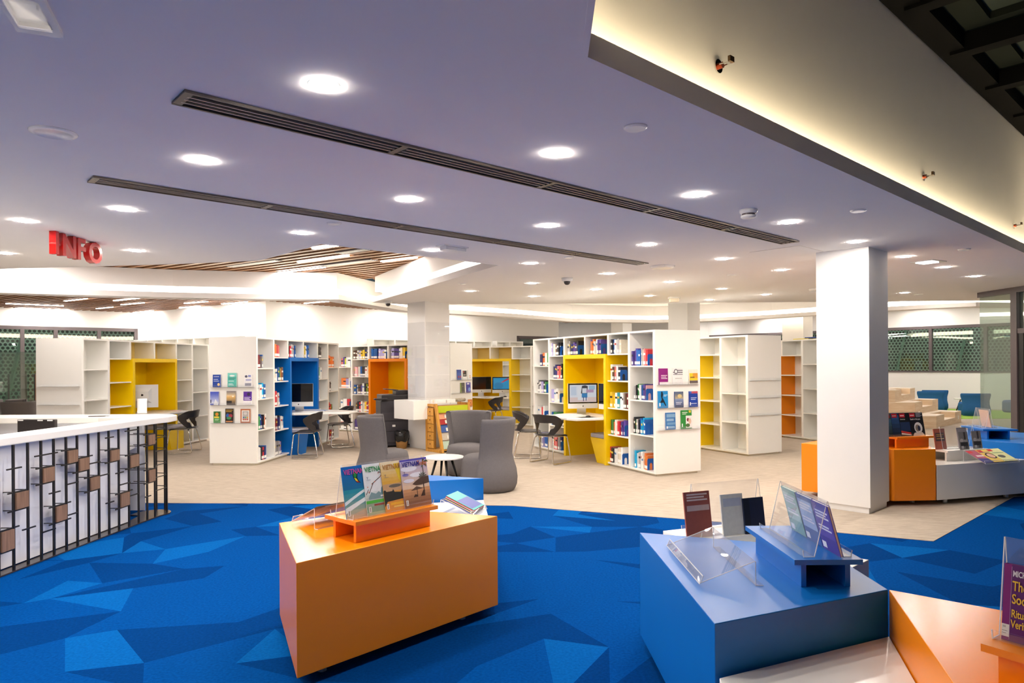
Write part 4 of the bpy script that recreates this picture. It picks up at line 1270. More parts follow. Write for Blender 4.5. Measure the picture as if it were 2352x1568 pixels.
# ================================================================== CHAIRS
def make_chair():
    """plastic shell chair on a chrome sled; faces +x"""
    t = thing('shell_chair', 'x', 'chair')
    N = 13
    # seat pan
    rows = []
    for a in range(9):
        s = a / 8
        x = .22 - .43 * s
        w = .225 - .03 * (1 - s) ** 3 - (.06 * max(0, s - .7) / .3 if s > .7 else 0)
        row = []
        for b in range(N):
            u = -1 + 2 * b / (N - 1)
            z = .455 + .010 * u * u - (.03 * (max(0, .18 - s) / .18) ** 2) + .02 * max(0, s - .75) / .25
            row.append((x - .05 * (1 - u * u) * (s > .7) * (s - .7) / .3, u * w, z))
        rows.append(row)
    mb = MB(); mb.grid(rows)
    o = mb.build('seat', 'blackplastic', t, smooth=True)
    so = o.modifiers.new('thick', 'SOLIDIFY'); so.thickness = .014; so.offset = -1
    sb = o.modifiers.new('soft', 'SUBSURF'); sb.levels = 1; sb.render_levels = 1
    # wrap-round back with a large opening
    rows = []
    V = 12
    W = 17
    for a in range(V + 1):
        v = a / V
        z = .455 + .345 * v
        wid = .185 + .075 * math.sin(min(1, v * 1.25) * math.pi / 2)
        th = R(52 + 46 * math.sin(min(1, v / .62) * math.pi / 2) - (46 * ((v - .62) / .38) ** 2 if v > .62 else 0))
        back = -.215 - .055 * v
        row = []
        for b in range(W):
            u = -1 + 2 * b / (W - 1)
            ang = u * th
            fx = (1 - math.cos(ang)) * (.20 + .05 * v)
            row.append((back + fx, math.sin(ang) * wid / max(.8, math.sin(min(th, R(90)))), z - .02 * abs(u) * (v > .7)))
        rows.append(row)
    mb = MB(); mb.grid(rows)
    keep_f, keep_m, keep_c = [], [], []
    for k, f in enumerate(mb.f):
        a, b = divmod(k, W - 1)
        v = (a + .5) / V
        u = -1 + 2 * (b + .5) / (W - 1)
        if .10 < v < .58 and abs(u) < .62 - .25 * abs(v - .42) * 2:
            continue
        keep_f.append(f)
    mb.f = keep_f; mb.m = [0] * len(keep_f); mb.c = [None] * len(keep_f)
    o = mb.build('backrest', 'blackplastic', t, smooth=True)
    so = o.modifiers.new('thick', 'SOLIDIFY'); so.thickness = .014; so.offset = 0
    sb = o.modifiers.new('soft', 'SUBSURF'); sb.levels = 1; sb.render_levels = 2
    legs = []
    for s in (-1, 1):
        P = [(.17, .17 * s, .435), (.185, .20 * s, .40), (.215, .245 * s, .05), (.205, .25 * s, .018), (.17, .25 * s, .011), (-.19, .25 * s, .011), (-.225, .25 * s, .018), (-.235, .245 * s, .05), (-.165, .20 * s, .40), (-.15, .17 * s, .435), (.17, .17 * s, .435)]
        mb = MB(); mb.tube(P[:-1], .010, 8)
        mb.tube([P[0], P[-2]], .009, 8)
        legs.append(mb.build('sled_leg', 'chrome', t, smooth=True))
    for x in (.15, -.13):
        mb = MB(); mb.tube([(x, -.17, .435), (x, .17, .435)], .009, 8)
        mb.build('crossbar', 'chrome', t, smooth=True)
    for x in (.12, -.14):
        for s in (-1, 1):
            one('glide', 'acrylic', legs[(s + 1) // 2], (x - .03, x + .03, .25 * s - .012, .25 * s + .012, .001, .012))
    return t
chair = make_chair()
spots = [((-3.60, 12.12), 184, 'black shell chair on a chrome sled beside the blue bench, at the blue-niche desk'),
         ((-3.42, 13.72), 205, 'black shell chair on a chrome sled by the far corner of the blue-niche desk'),
         ((.27, 11.98), -4, 'black shell chair on a chrome sled at the tip of the full yellow-niche desk'),
         ((.62, 11.26), 46, 'black shell chair with its back to the tub chairs, at the yellow-niche desk'),
         ((-6.15, 12.95), 184, 'black shell chair on a chrome sled by the counter end, facing the empty yellow bookcase'),
         ((-.50, 17.35), 160, 'black shell chair on a chrome sled at the desk with two computers')]
for i, (p, a, la) in enumerate(spots):
    c = chair if i == 0 else copy_tree(chair)
    c.location = (p[0], p[1], .005)
    c.rotation_euler = (0, 0, R(a))
    c['label'] = la
    c['group'] = 'black shell chairs at the reading desks'

def make_tub():
    """felt tub chair: waisted wrap-round back and a round seat drum; faces +x"""
    t = thing('tub_chair', 'x', 'armchair')
    prof = [(.0, .29), (.02, .325), (.08, .352), (.17, .36), (.27, .347), (.38, .310), (.47, .29), (.58, .297), (.72, .318), (.86, .338), (.895, .340)]
    rows = []
    n = 25
    def ring(r, z, half):
        return [(r * math.cos(math.pi + half * (2 * b / (n - 1) - 1)) * .92, r * math.sin(math.pi + half * (2 * b / (n - 1) - 1)), z) for b in range(n)]
    def half(z):
        return R(112 - 14 * max(0, z - .45) / .45)
    for z, r in prof: rows.append(ring(r, z, half(z)))
    rows.append(ring(.330, .915, half(.9)))
    rows.append(ring(.285, .915, half(.9)))
    for z, r in prof[::-1]:
        rows.append(ring(max(.2, r - .075), z, half(z)))
    mb = MB(); mb.grid(rows)
    W = n
    H = len(rows)
    # close the two ends
    for b in (0, n - 1):
        for a in range(H // 2):
            q = [a * W + b, (a + 1) * W + b, (H - 2 - a) * W + b, (H - 1 - a) * W + b]
            if len({*q}) == 4:
                mb.f.append(tuple(q if b else q[::-1])); mb.m.append(0); mb.c.append(None)
    o = mb.build('backrest', 'greyfab', t, smooth=True)
    mb = MB()
    mb.lathe([(.20, .0), (.285, .02), (.318, .10), (.325, .18), (.312, .28), (.30, .36), (.285, .42), (.24, .445), (.12, .455), (.001, .457)], 32, .08, 0)
    mb.build('seat', 'greyfab', t, smooth=True)
    return t
tub = make_tub()
tubs = [((-.27, 8.86), 168, 'grey felt tub chair with its back to the blue display block'), ((-.64, 10.15), 258, 'grey felt tub chair standing before the wooden newspaper rack'), ((-1.80, 9.42), 10, 'grey felt tub chair across the round table from the others, beside the magazines'),
        ((-10.6, 15.0), 30, 'grey felt tub chair behind the empty yellow bookcase, by the windows'), ((-11.35, 14.9), 200, 'grey felt tub chair half hidden by the counter, by the windows'), ((-10.1, 14.2), 150, 'grey felt tub chair tucked beside the empty yellow bookcase end')]
for i, (p, a, la) in enumerate(tubs):
    c = tub if i == 0 else copy_tree(tub)
    c.location = (p[0], p[1], .005)
    c.rotation_euler = (0, 0, R(a))
    c['label'] = la
    c['group'] = 'grey tub chairs'

t = thing('side_table', 'small round white table with splayed black legs among the tub chairs', 'table', (-.90, 9.06, .005))
mb = MB(); mb.lathe([(.25, .378), (.262, .383), (.262, .395), (.255, .400), (.001, .400)], 40); mb.build('table_top', 'desklam', t, smooth=False)
mb = MB(); mb.lathe([(.10, .362), (.14, .377)], 20); mb.build('hub', 'black', t)
for k in range(4):
    a = R(20 + 90 * k)
    mb = MB(); mb.tube([(.10 * math.cos(a), .10 * math.sin(a), .372), (.21 * math.cos(a), .21 * math.sin(a), .0)], [.018, .011], 10); mb.build('leg', 'black', t, smooth=True)

# ================================================================== COMPUTERS
def apple(s, y, parent, m, x0=0, z0=0):
    mb = MB()
    pts = []
    for k in range(28):
        a = 2 * math.pi * k / 28
        r = 1.0 - .12 * math.cos(a - math.pi / 2) ** 8 - .06 * math.cos(a + math.pi / 2) ** 10
        px, pz = r * math.cos(a) * .92, r * math.sin(a)
        d = math.hypot(px - 1.25, pz - .15)
        if d < .58:
            px = 1.25 - .58 * (1.25 - px) / d
            pz = .15 - .58 * (.15 - pz) / d
        pts.append((x0 + px * s, y, z0 + pz * s))
    mb.face(pts)
    mb.face([(x0 + s * q[0], y, z0 + s * q[1]) for q in ((.0, 1.12), (.12, 1.45), (.45, 1.62), (.40, 1.32))])
    return mb.build('logo', m, parent)

def imac(loc, rz, label, screen='off', W=.53):
    """all-in-one desktop computer; screen looks along -y"""
    t = thing('desktop_computer', label, 'computer', loc, rz)
    H = W * .80
    zb = .10
    mb = MB()
    mb.hexa([(-W / 2, -.006, zb), (W / 2, -.006, zb), (W / 2, .012, zb), (-W / 2, .012, zb)], [(-W / 2, -.006, zb + H), (W / 2, -.006, zb + H), (W / 2, .012, zb + H), (-W / 2, .012, zb + H)])
    mb.hexa([(-W * .3, .012, zb + H * .2), (W * .3, .012, zb + H * .2), (W * .2, .045, zb + H * .3), (-W * .2, .045, zb + H * .3)], [(-W * .3, .012, zb + H * .85), (W * .3, .012, zb + H * .85), (W * .2, .045, zb + H * .7), (-W * .2, .045, zb + H * .7)])
    bd = mb.build('body', 'alupaint', t)
    bz = one('bezel', 'screenoff', t, (-W / 2 + .002, W / 2 - .002, -.008, -.006, zb + H * .2, zb + H - .002))
    m = .026
    a0, a1, b0, b1 = -W / 2 + m, W / 2 - m, zb + H * .2 + m * .8, zb + H - m
    if screen == 'off':
        one('display', 'screenoff', bz, (a0, a1, -.0085, -.008, b0, b1))
    else:
        mb = MB()
        w, h = a1 - a0, b1 - b0
        if screen == 'photo':
            items = [(rect(0, 1, 0, 1), '#eef2fb'), (rect(0, 1, 0, .28), '#f3d9d4'), (rect(.3, .66, .12, .95), '#f4f6fb'), ([(.42, .5), (.66, .5), (.68, .92), (.58, .98), (.46, .94)], '#3c4656'), (rect(.47, .64, .52, .8), '#e9eef6'), (rect(.45, .66, .26, .5), '#2f8fd0'), (rect(.62, .9, .55, .72), '#c8a4c8'), (rect(.05, .25, .4, .9), '#d4e2f4'), (rect(.72, .95, .72, .95), '#a9d0ea'), (rect(.5, .53, .06, .3), '#4a3c78'), (rect(.6, .63, .08, .3), '#4a3c78')]
        else:
            items = [(rect(0, 1, 0, 1), '#1f9bd0'), (ell(.3, .3, .25, .3), '#1b84b8'), ([(.45, .62), (.6, .78), (.82, .98), (.95, .95), (.8, .8), (.62, .66)], '#c8304a'), ([(.4, .55), (.55, .72), (.6, .62)], '#d85a6a')]
        for k, (poly, c) in enumerate(items):
            mb.face([(a0 + u * w, -.0085 - .0001 * k, b0 + v * h) for u, v in poly], 0, lin(c))
        mt, n_, l_, p_ = newmat('lit_display')
        at = n_.new('ShaderNodeAttribute'); at.attribute_name = 'Col'
        p_.inputs['Base Color'].default_value = (.01, .01, .01, 1)
        l_.new(at.outputs['Color'], p_.inputs['Emission Color'])
        p_.inputs['Emission Strength'].default_value = 0.22
        mb.build('display', [mt], bz)
    apple(.011, -.0072, bd, 'screenoff', 0, zb + H * .09)
    apple(.022, .0456, bd, 'screenoff', 0, zb + H * .55)
    mb = MB()
    mb.hexa([(-.08, -.08, .0), (.08, -.08, .0), (.08, .09, .0), (-.08, .09, .0)], [(-.08, -.08, .005), (.08, -.08, .005), (.08, .09, .005), (-.08, .09, .005)])
    mb.hexa([(-.08, .082, .005), (.08, .082, .005), (.08, .09, .005), (-.08, .09, .005)], [(-.08, .04, zb + H * .4), (.08, .04, zb + H * .4), (.08, .05, zb + H * .4), (-.08, .05, zb + H * .4)])
    mb.build('stand', 'alu', t)
    return t

def keyboard(loc, rz, label):
    t = thing('keyboard', label, 'keyboard', loc, rz)
    mb = MB(); mb.hexa([(-.20, -.055, 0), (.20, -.055, 0), (.20, .055, 0), (-.20, .055, 0)], [(-.20, -.055, .006), (.20, -.055, .006), (.20, .055, .014), (-.20, .055, .014)])
    mb.build('base', 'alupaint', t)
    mb = MB()
    for r_ in range(5):
        for c_ in range(14):
            y = -.048 + .0195 * r_
            z = .007 + (y + .055) / .11 * .008
            mb.box(-.19 + .0272 * c_, -.19 + .0272 * c_ + .023, y, y + .016, z, z + .003)
    k = mb.build('keys', 'label', t); k['kind'] = 'stuff'
    return t

def on_desk(key, x, out, z=.7505):
    return tuple(wpt(key, x, -out, z))
aC = CASES['C']['ang']; aB = CASES['B']['ang']; aF = CASES['F']['ang']; aA = CASES['A']['ang']
# screens look towards the sitter
imac(on_desk('C', 2.13, -.08), R(14), 'silver desktop computer showing a bright photo, on the full yellow-niche desk', 'photo')
imac(on_desk('C', 1.62, -.26), R(-62), 'silver desktop computer with a dark screen edge-on behind the yellow niche frame', 'off')
imac(on_desk('B', 1.72, -.02), R(6), 'silver desktop computer with a black screen in the blue niche', 'off')
imac(on_desk('F', 1.62, -.12), R(4), 'silver desktop computer with a blue and red wallpaper in the far yellow niche', 'wall')
imac(on_desk('F', 2.28, -.10), R(14), 'silver desktop computer with a black screen in the far yellow niche', 'off')
imac(on_desk('A', 1.62, -.05), R(205), 'silver desktop computer seen from behind on the empty yellow bookcase desk', 'off')
keyboard(on_desk('C', 2.02, .22), R(14), 'white keyboard before the computer showing a photo')
keyboard(on_desk('B', 1.66, .28), R(4), 'white keyboard on the blue-niche desk')
keyboard(on_desk('F', 1.74, .14), R(2), 'white keyboard on the far yellow-niche desk')
for key, x, o_, la in (('C', 1.50, .20, 'black mouse on a dark mat at the full yellow-niche desk'), ('F', 1.42, .05, 'black mouse at the far yellow-niche desk')):
    p = on_desk(key, x, o_)
    t = thing('mouse', la, 'mouse', p, R(30))
    mb = MB(); mb.lathe([(.03, 0), (.032, .01), (.026, .024), (.012, .032), (.001, .033)], 14); o = mb.build('shell', 'blackplastic', t, smooth=True); o.scale = (1.5, 1, 1)
    one('wheel', 'alupaint', t, (.012, .024, -.002, .002, .026, .032))
p = on_desk('C', 1.55, .20, .7502)
mb = MB(); mb.box(-.14, .14, -.11, .11, 0, .0006); o = mb.build('mouse_mat', 'black'); o.location = (p[0], p[1], .7500); o.rotation_euler = (0, 0, R(20)); tag(o, 'dark mouse mat on the full yellow-niche desk', 'mat')
bpy.context.view_layer.update()
for key, x, o_, la, n_ in (('B', 1.95, .30, 'fanned blue leaflet on the blue-niche desk', 3), ('A', 2.2, .2, 'red and white papers on the empty yellow bookcase desk', 3)):
    for i in range(n_):
        p = on_desk(key, x + .05 * i, o_, .7505 + .003 * i)
        mb = MB(); mb.box(-.07, .07, -.1, .1, 0, .002, 0, lin(['#2a6fb8', '#e9e9ec', '#2a6fb8'][i] if key == 'B' else ['#f0efee', '#d23a3a', '#f0efee'][i]))
        o = mb.build('leaflet', ['print']); o.location = p; o.rotation_euler = (0, 0, R(40 + 18 * i)); tag(o, la, 'leaflet', la + ', all')

# ================================================================== COUNTER
def build_counter():
    t = thing('information_counter', 'white information counter with black rod screen and wood tiles under the red letters', 'counter', (0, 0, 0))
    top = [(-4.12, 2.6), (-3.98, 2.6), (-3.945, 5.3), (-3.80, 7.30), (-3.745, 7.55), (-3.77, 7.78), (-3.88, 7.92), (-4.05, 7.97), (-7.4, 8.05), (-7.4, 7.62), (-4.5, 7.52), (-4.10, 7.36), (-4.17, 5.8), (-4.28, 2.6)]
    mb = MB(); mb.prism(top, .995, 1.06)
    mb.build('counter_top', 'desklam', t, bevel=.008)
    # solid white body behind the rods
    mb = MB()
    mb.prism([(-4.06, 2.6), (-4.03, 5.3), (-3.94, 7.10), (-4.02, 7.12), (-4.11, 5.3), (-4.14, 2.6)], .02, .995)
    mb.build('front_panel', 'cladding', t)
    mb = MB()
    mb.prism([(-7.4, 7.85), (-4.15, 7.80), (-4.10, 7.72), (-7.4, 7.76)], .004, .995)
    mb.build('rear_panel', 'cladding', t)
    # inner worktop
    mb = MB(); mb.prism([(-4.15, 2.6), (-4.13, 5.3), (-4.06, 7.08), (-4.20, 7.70), (-5.6, 7.72), (-5.0, 6.2), (-4.8, 2.6)], .70, .735)
    mb.build('inner_desk', 'desklam', t)
    # black floor plate with rounded end and a cut-out
    fr = lambda y: -3.93 + (y - 5.3) * .0605
    mb = MB()
    end = []
    cx, cy, rr = -3.93, 7.52, .19
    for k in range(13):
        a = R(-10 + 190 * k / 12)
        end.append((cx + rr * math.cos(a), cy + rr * math.sin(a) * 1.1))
    plate = [(-4.06, 2.6), (-4.06 + .16 - .0, 2.6), (fr(5.3) + .01, 5.3), (fr(7.1) + .01, 7.1), (fr(7.42) + .02, 7.42)] + end[1:] + [(-4.12, 7.45), (-4.0, 7.42), (-3.97, 7.15), (-4.02, 5.3)]
    mb.prism(plate, .002, .012)
    mb.build('floor_plate', mat('floor_plate', '#3b3433', .25), t)
    # rods
    ys = [5.45 - .147 * k for k in range(18, 0, -1)] + [5.45, 5.60, 5.745, 5.89, 6.04, 6.18, 6.33, 6.475, 6.62, 6.77, 6.93, 7.09, 7.24, 7.38]
    ns = 18
    pos = [(fr(y) - .012, y) for y in ys] + [(-3.80, 7.60), (-3.87, 7.70), (-3.98, 7.73)]
    for (x, y) in pos:
        mb = MB(); mb.box(x - .008, x + .008, y - .008, y + .008, .012, .995)
        mb.build('rod', 'black', t)
    B = lambda i: pos[ns + i]           # rods numbered from the first one in view
    def rod(p, q, w=.011):
        mb = MB(); mb.bar(p, q, w); mb.build('cross_rod', 'black', t)
    tiles = [(-1, .345, .175), (0, .62, .475), (2, .77, .635), (4, .88, .755), (5, .79, .665), (3, .42, .275), (6, .595, .465), (8, .81, .69), (9, .365, .22), (10, .72, .585), (12, .895, .775), (12, .525, .385),
             (-4, .85, .70), (-6, .5, .35), (-3, .55, .4)]
    for i, z1, z0 in tiles:
        a, b = B(i), B(i + 1)
        mb = MB()
        mb.box(min(a[0], b[0]) - .004, max(a[0], b[0]) + .012, a[1] + .008, b[1] - .004, z0 + .008, z1 - .008)
        mb.build('wood_tile', 'walnut', t)
        for z in (z0, z1):
            rod((a[0], a[1] - .06, z), (b[0], b[1] + (.06 if (i + int(z * 100)) % 3 == 0 else .008), z))
            for (x, y) in ((a[0], a[1] + .012), (b[0], b[1] - .012)):
                rod((x, y, z), (x - (.10 if y < 7.1 else .22), y, z), .007)
    for i, z, dl, dr in [(0, .81, .075, .075), (1, .305, .07, .07), (2, .875, .08, .19), (3, .54, .065, .065), (8, .93, .06, .06), (9, .57, .06, .06), (8, .31, .06, .06), (10, .965, .07, .15), (7, .72, .15, .0), (7, .585, .0, .15), (10, .45, .16, .0), (4, .58, .0, .15), (3, .235, .15, .0), (4, .31, .0, .14), (10, .31, .0, .15), (12, .25, .05, .05), (-2, .7, .07, .07), (11, .80, .0, .16), (11, .60, .0, .16)]:
        p = B(i)
        rod((p[0] + .004, p[1] - dl, z), (p[0] + .004 + .008, p[1] + dr, z))
    # hoops around the rounded end
    for z in (.93, .84, .70, .55, .42, .28):
        for a, b in zip(pos[-4:], pos[-3:]):
            rod((*a, z), (*b, z), .008)
    for z in (.78, .5):
        rod((*pos[-4], z), (*pos[-1], z), .008)
    # things on it
    m = thing('monitor', 'black monitor seen from behind inside the counter', 'monitor', (-4.79, 6.98, .737), R(-8))
    one('screen_back', 'blackplastic', m, (-.21, .21, -.02, .02, .06, .345), bevel=.006)
    one('neck', 'black', m, (-.03, .03, -.04, -.02, .01, .2))
    one('foot', 'black', m, (-.12, .12, -.10, .06, .0, .012))
    for x, la in ((-.20, ''), (.02, ''), (.13, '')):
        one('sticker', 'label', m, (x, x + .06, -.0215, -.0205, .330, .341))
    p = thing('pen_tray', 'open folder with papers on the counter top', 'folder', (-4.35, 7.66, 1.061), R(12))
    one('sheet', 'label', p, (-.12, .12, -.08, .08, 0, .004))
    one('cover', 'darkframe', p, (-.30, -.10, -.03, .02, .0, .008))
    for i, (x, z) in enumerate([(-5.15, .83), (-4.93, .83)]):
        n = thing('notice', 'white instruction sheet pinned inside the counter by the monitor', 'notice', (x, 7.755, z), 0, 'sheets pinned inside the counter')
        one('sheet', 'label', n, (-.07, .07, -.004, 0, 0, .13))
        mb = MB(); mb.face([(-.03, -.0045, .02), (.05, -.0045, .03), (.02, -.0045, .08)], 0, lin('#d8bb3c')); mb.build('sheet_print', ['print'], n)
    g = thing('desk_arm', 'bent black monitor arm inside the counter', 'arm', (-5.15, 6.75, .737))
    mb = MB(); mb.tube([(0, 0, 0), (0, 0, .22), (.03, .02, .28), (.12, .0, .30)], .012, 8); mb.build('tube', 'black', g, smooth=True)
    one('clamp', 'black', g, (-.03, .03, -.03, .03, 0, .03))
build_counter()

# ================================================================== DISPLAY BLOCKS
def block(name, poly, z1, colour, label, z0=.06, feet=None):
    t = thing(name, label, 'display unit')
    mb = MB(); mb.prism(poly, z0, z1)
    mb.build('body', colour, t, bevel=.003)
    cx = sum(p[0] for p in poly) / len(poly); cy = sum(p[1] for p in poly) / len(poly)
    for p in poly:
        v = Vector((cx - p[0], cy - p[1])); v = Vector(p) + v.normalized() * .24
        mb = MB(); mb.lathe([(.025, .0), (.025, z0)], 12, v.x, v.y); mb.build('foot', 'alu', t)
    return t

def riser(name, o, ux, L, W, z, colour, parent_label, h=.125):
    """small tunnel shelf standing on a block: two sides, top board overhanging at both ends"""
    a = math.atan2(ux[1], ux[0])
    t = thing(name, parent_label, 'riser', (o[0], o[1], z), a)
    one('top_board', colour, t, (0, L, 0, W, h - .022, h))
    for y0 in (.04, W - .062):
        one('side_board', colour, t, (.03, L - .03, y0, y0 + .022, .001, h - .022))
    one('end_board', colour, t, (L - .06, L - .04, .062, W - .062, .001, h - .022))
    return t

ZB = .63
block('display_block', [(-1.07, 3.41), (-.10, 4.44), (-.85, 4.70), (-1.45, 4.29)], ZB, 'orange', 'orange lacquered display block carrying the travel magazines')
block('display_block', [(-.25, 5.92), (-.95, 5.74), (-1.35, 6.05), (-.78, 6.13)], ZB, 'blue', 'small blue display block behind the orange block with travel magazines')
block('display_block', [(-.115, 4.49), (-.25, 5.90), (-.94, 5.72), (-.84, 4.74)], .45, 'white', 'low white display block between the orange and small blue blocks')
block('display_block', [(.74, 2.55), (1.58, 2.92), (1.60, 3.60), (.72, 3.94)], .64, 'blue', 'blue display block with an empty clear stand on top')
block('display_block', [(.75, 2.53), (1.575, 2.905), (1.03, 1.2), (.50, 1.2)], .45, 'white', 'low white display block in front of the blue block')
block('display_block', [(1.584, 2.921), (1.034, 1.2), (2.3, .9), (2.62, 2.05)], .64, 'orange', 'orange display block carrying the purple book')
block('display_block', [(1.62, 3.64), (2.07, 4.03), (1.45, 4.55), (.85, 4.30), (.76, 3.96)], .45, 'white', 'low white display block behind the blue block')
block('display_block', [(3.47, 8.32), (4.22, 7.66), (4.70, 7.69), (4.92, 8.40), (3.95, 8.75)], .63, 'orange', 'orange display block standing behind the square column')
block('display_block', [(4.71, 7.69), (6.02, 8.08), (5.62, 8.62), (4.95, 8.42)], .45, 'white', 'low white display block beside the column, with magazines fanned on it')
block('display_block', [(5.64, 8.64), (6.04, 8.09), (6.6, 7.75), (7.5, 8.9), (6.4, 9.8)], .63, 'blue', 'blue display block by the glass partition')
r1 = riser('riser', (-.85, 3.737), (.675, .738), .59, .30, ZB, 'orange', 'orange riser shelf under the travel magazines')
r2 = thing('riser', 'blue riser shelf with a square tunnel opening, beside the empty clear stand', 'riser', (1.19, 2.93, .64))
one('top_board', 'blue', r2, (0, .29, 0, .62, .103, .125))
for x0 in (.04, .228): one('side_board', 'blue', r2, (x0, x0 + .022, .03, .58, .001, .103))
one('end_board', 'blue', r2, (.062, .228, .5, .52, .001, .103))
riser('riser', (4.30, 7.74), (.96, .28), .52, .30, .63, 'orange', 'orange riser shelf under the news magazines behind the column')
riser('riser', (4.99, 7.94), (.95, .30), .62, .30, .45, 'white', 'white riser shelf holding upright books by the column')
t = thing('riser', 'blue riser shelf with a dark tunnel opening by the glass partition', 'riser', (5.86, 8.62, .63), R(-8))
one('top_board', 'blue', t, (0, .40, 0, .55, .103, .125))
for x0 in (.06, .30): one('side_board', 'blue', t, (x0, x0 + .022, .03, .5, .001, .103))
one('end_board', 'blue', t, (.082, .30, .42, .44, .001, .103))
t = riser('riser', (1.382, 2.05), (.55, -.835), .60, .30, .64, 'orange', 'orange riser shelf under the purple book')
riser('riser', (1.02, 3.98), (.93, .36), .55, .28, .45, 'white', 'white riser shelf with clear holders behind the blue block')

# ------------------------------------------------------------------ clear holders
def easel(loc, rz, W, label, lean=14, H=.30, foot=.07):
    """inverted-V clear holder with two lips; open sides towards -y and +y"""
    t = thing('acrylic_holder', label, 'holder', loc, rz)
    s = H * math.tan(R(lean))
    def sheet(name, a, b, th=.003):
        mb = MB()
        d = Vector((0, b[0] - a[0], b[1] - a[1])).normalized()
        n = Vector((0, -d.z, d.y)) * th
        q = [(a[0], a[1]), (b[0], b[1]), (b[0] + n.y, b[1] + n.z), (a[0] + n.y, a[1] + n.z)]
        for x0, x1, m in ((-W / 2 + .003, W / 2 - .003, 0), (-W / 2, -W / 2 + .003, 1), (W / 2 - .003, W / 2, 1)):
            mb.hexa([(x0, y, z) for y, z in q], [(x1, y, z) for y, z in q], m)
        mb.build(name, ['acrylic', 'edge'], t)
    sheet('front_sheet', (-s, .001), (0, H))
    sheet('rear_sheet', (s, .001), (.003, H))
    sheet('front_foot', (-s - .045, .001), (-s, .001))
    sheet('rear_foot', (s, .001), (s + .045, .001))
    sheet('front_lip', (-s - .045, .001), (-s - .05, .03))
    sheet('rear_lip', (s + .045, .001), (s + .05, .03))
    return t

def slant(loc, rz, W, label, L=.30, H=.14):
    """clear slanted stand: lip, sloping sheet, upright back and foot; low edge towards -y"""
    t = thing('acrylic_stand', label, 'stand', loc, rz)
    pts = [(-L + .015, .045), (-L, .012), (0, H), (0, .001), (.035, .001)]
    names = ['lip', 'slope', 'back', 'foot']
    for (a, b), nm in zip(zip(pts, pts[1:]), names):
        mb = MB()
        d = Vector((0, b[0] - a[0], b[1] - a[1])).normalized()
        n = Vector((0, -d.z, d.y)) * .003
        q = [(a[0], a[1]), (b[0], b[1]), (b[0] + n.y, b[1] + n.z), (a[0] + n.y, a[1] + n.z)]
        for x0, x1, m in ((-W / 2 + .003, W / 2 - .003, 0), (-W / 2, -W / 2 + .003, 1), (W / 2 - .003, W / 2, 1)):
            mb.hexa([(x0, y, z) for y, z in q], [(x1, y, z) for y, z in q], m)
        if nm == 'slope':
            mb.bar((-W / 2, -L, .0105), (W / 2, -L, .0105), .003, m=1)
        if nm == 'lip':
            mb.box(-W / 2, W / 2, -L + .013, -L + .016, .042, .046, 1)
        mb.build(nm, ['acrylic', 'edge'], t)
    return t

def standing(loc, rz, W, H, th, front, items, label, cat='magazine', group=None, lean=-12, name='magazine'):
    t = thing(name, label, cat, loc, rz, group)
    mb = MB(); cover(mb, W, H, th, front, items); mb.build('body', ['print'], t)
    prints(W, H, items).build('cover_print', ['print'], t)
    t.rotation_euler = (R(lean), 0, rz)
    return t
XZ = Matrix(((1, 0, 0, 0), (0, 0, -1, 0), (0, 1, 0, 0), (0, 0, 0, 1)))   # text plane to the cover plane, reading from -y
def title(t, text, size, x, z, colour, sx=1.0, y=-.0022, shear=0.0, bold=0.0):
    return letters(text, size, .0001, Matrix.Translation((x, y, z)) @ XZ, flat(colour), t, 'lettering', sx, shear=shear, bold=bold)

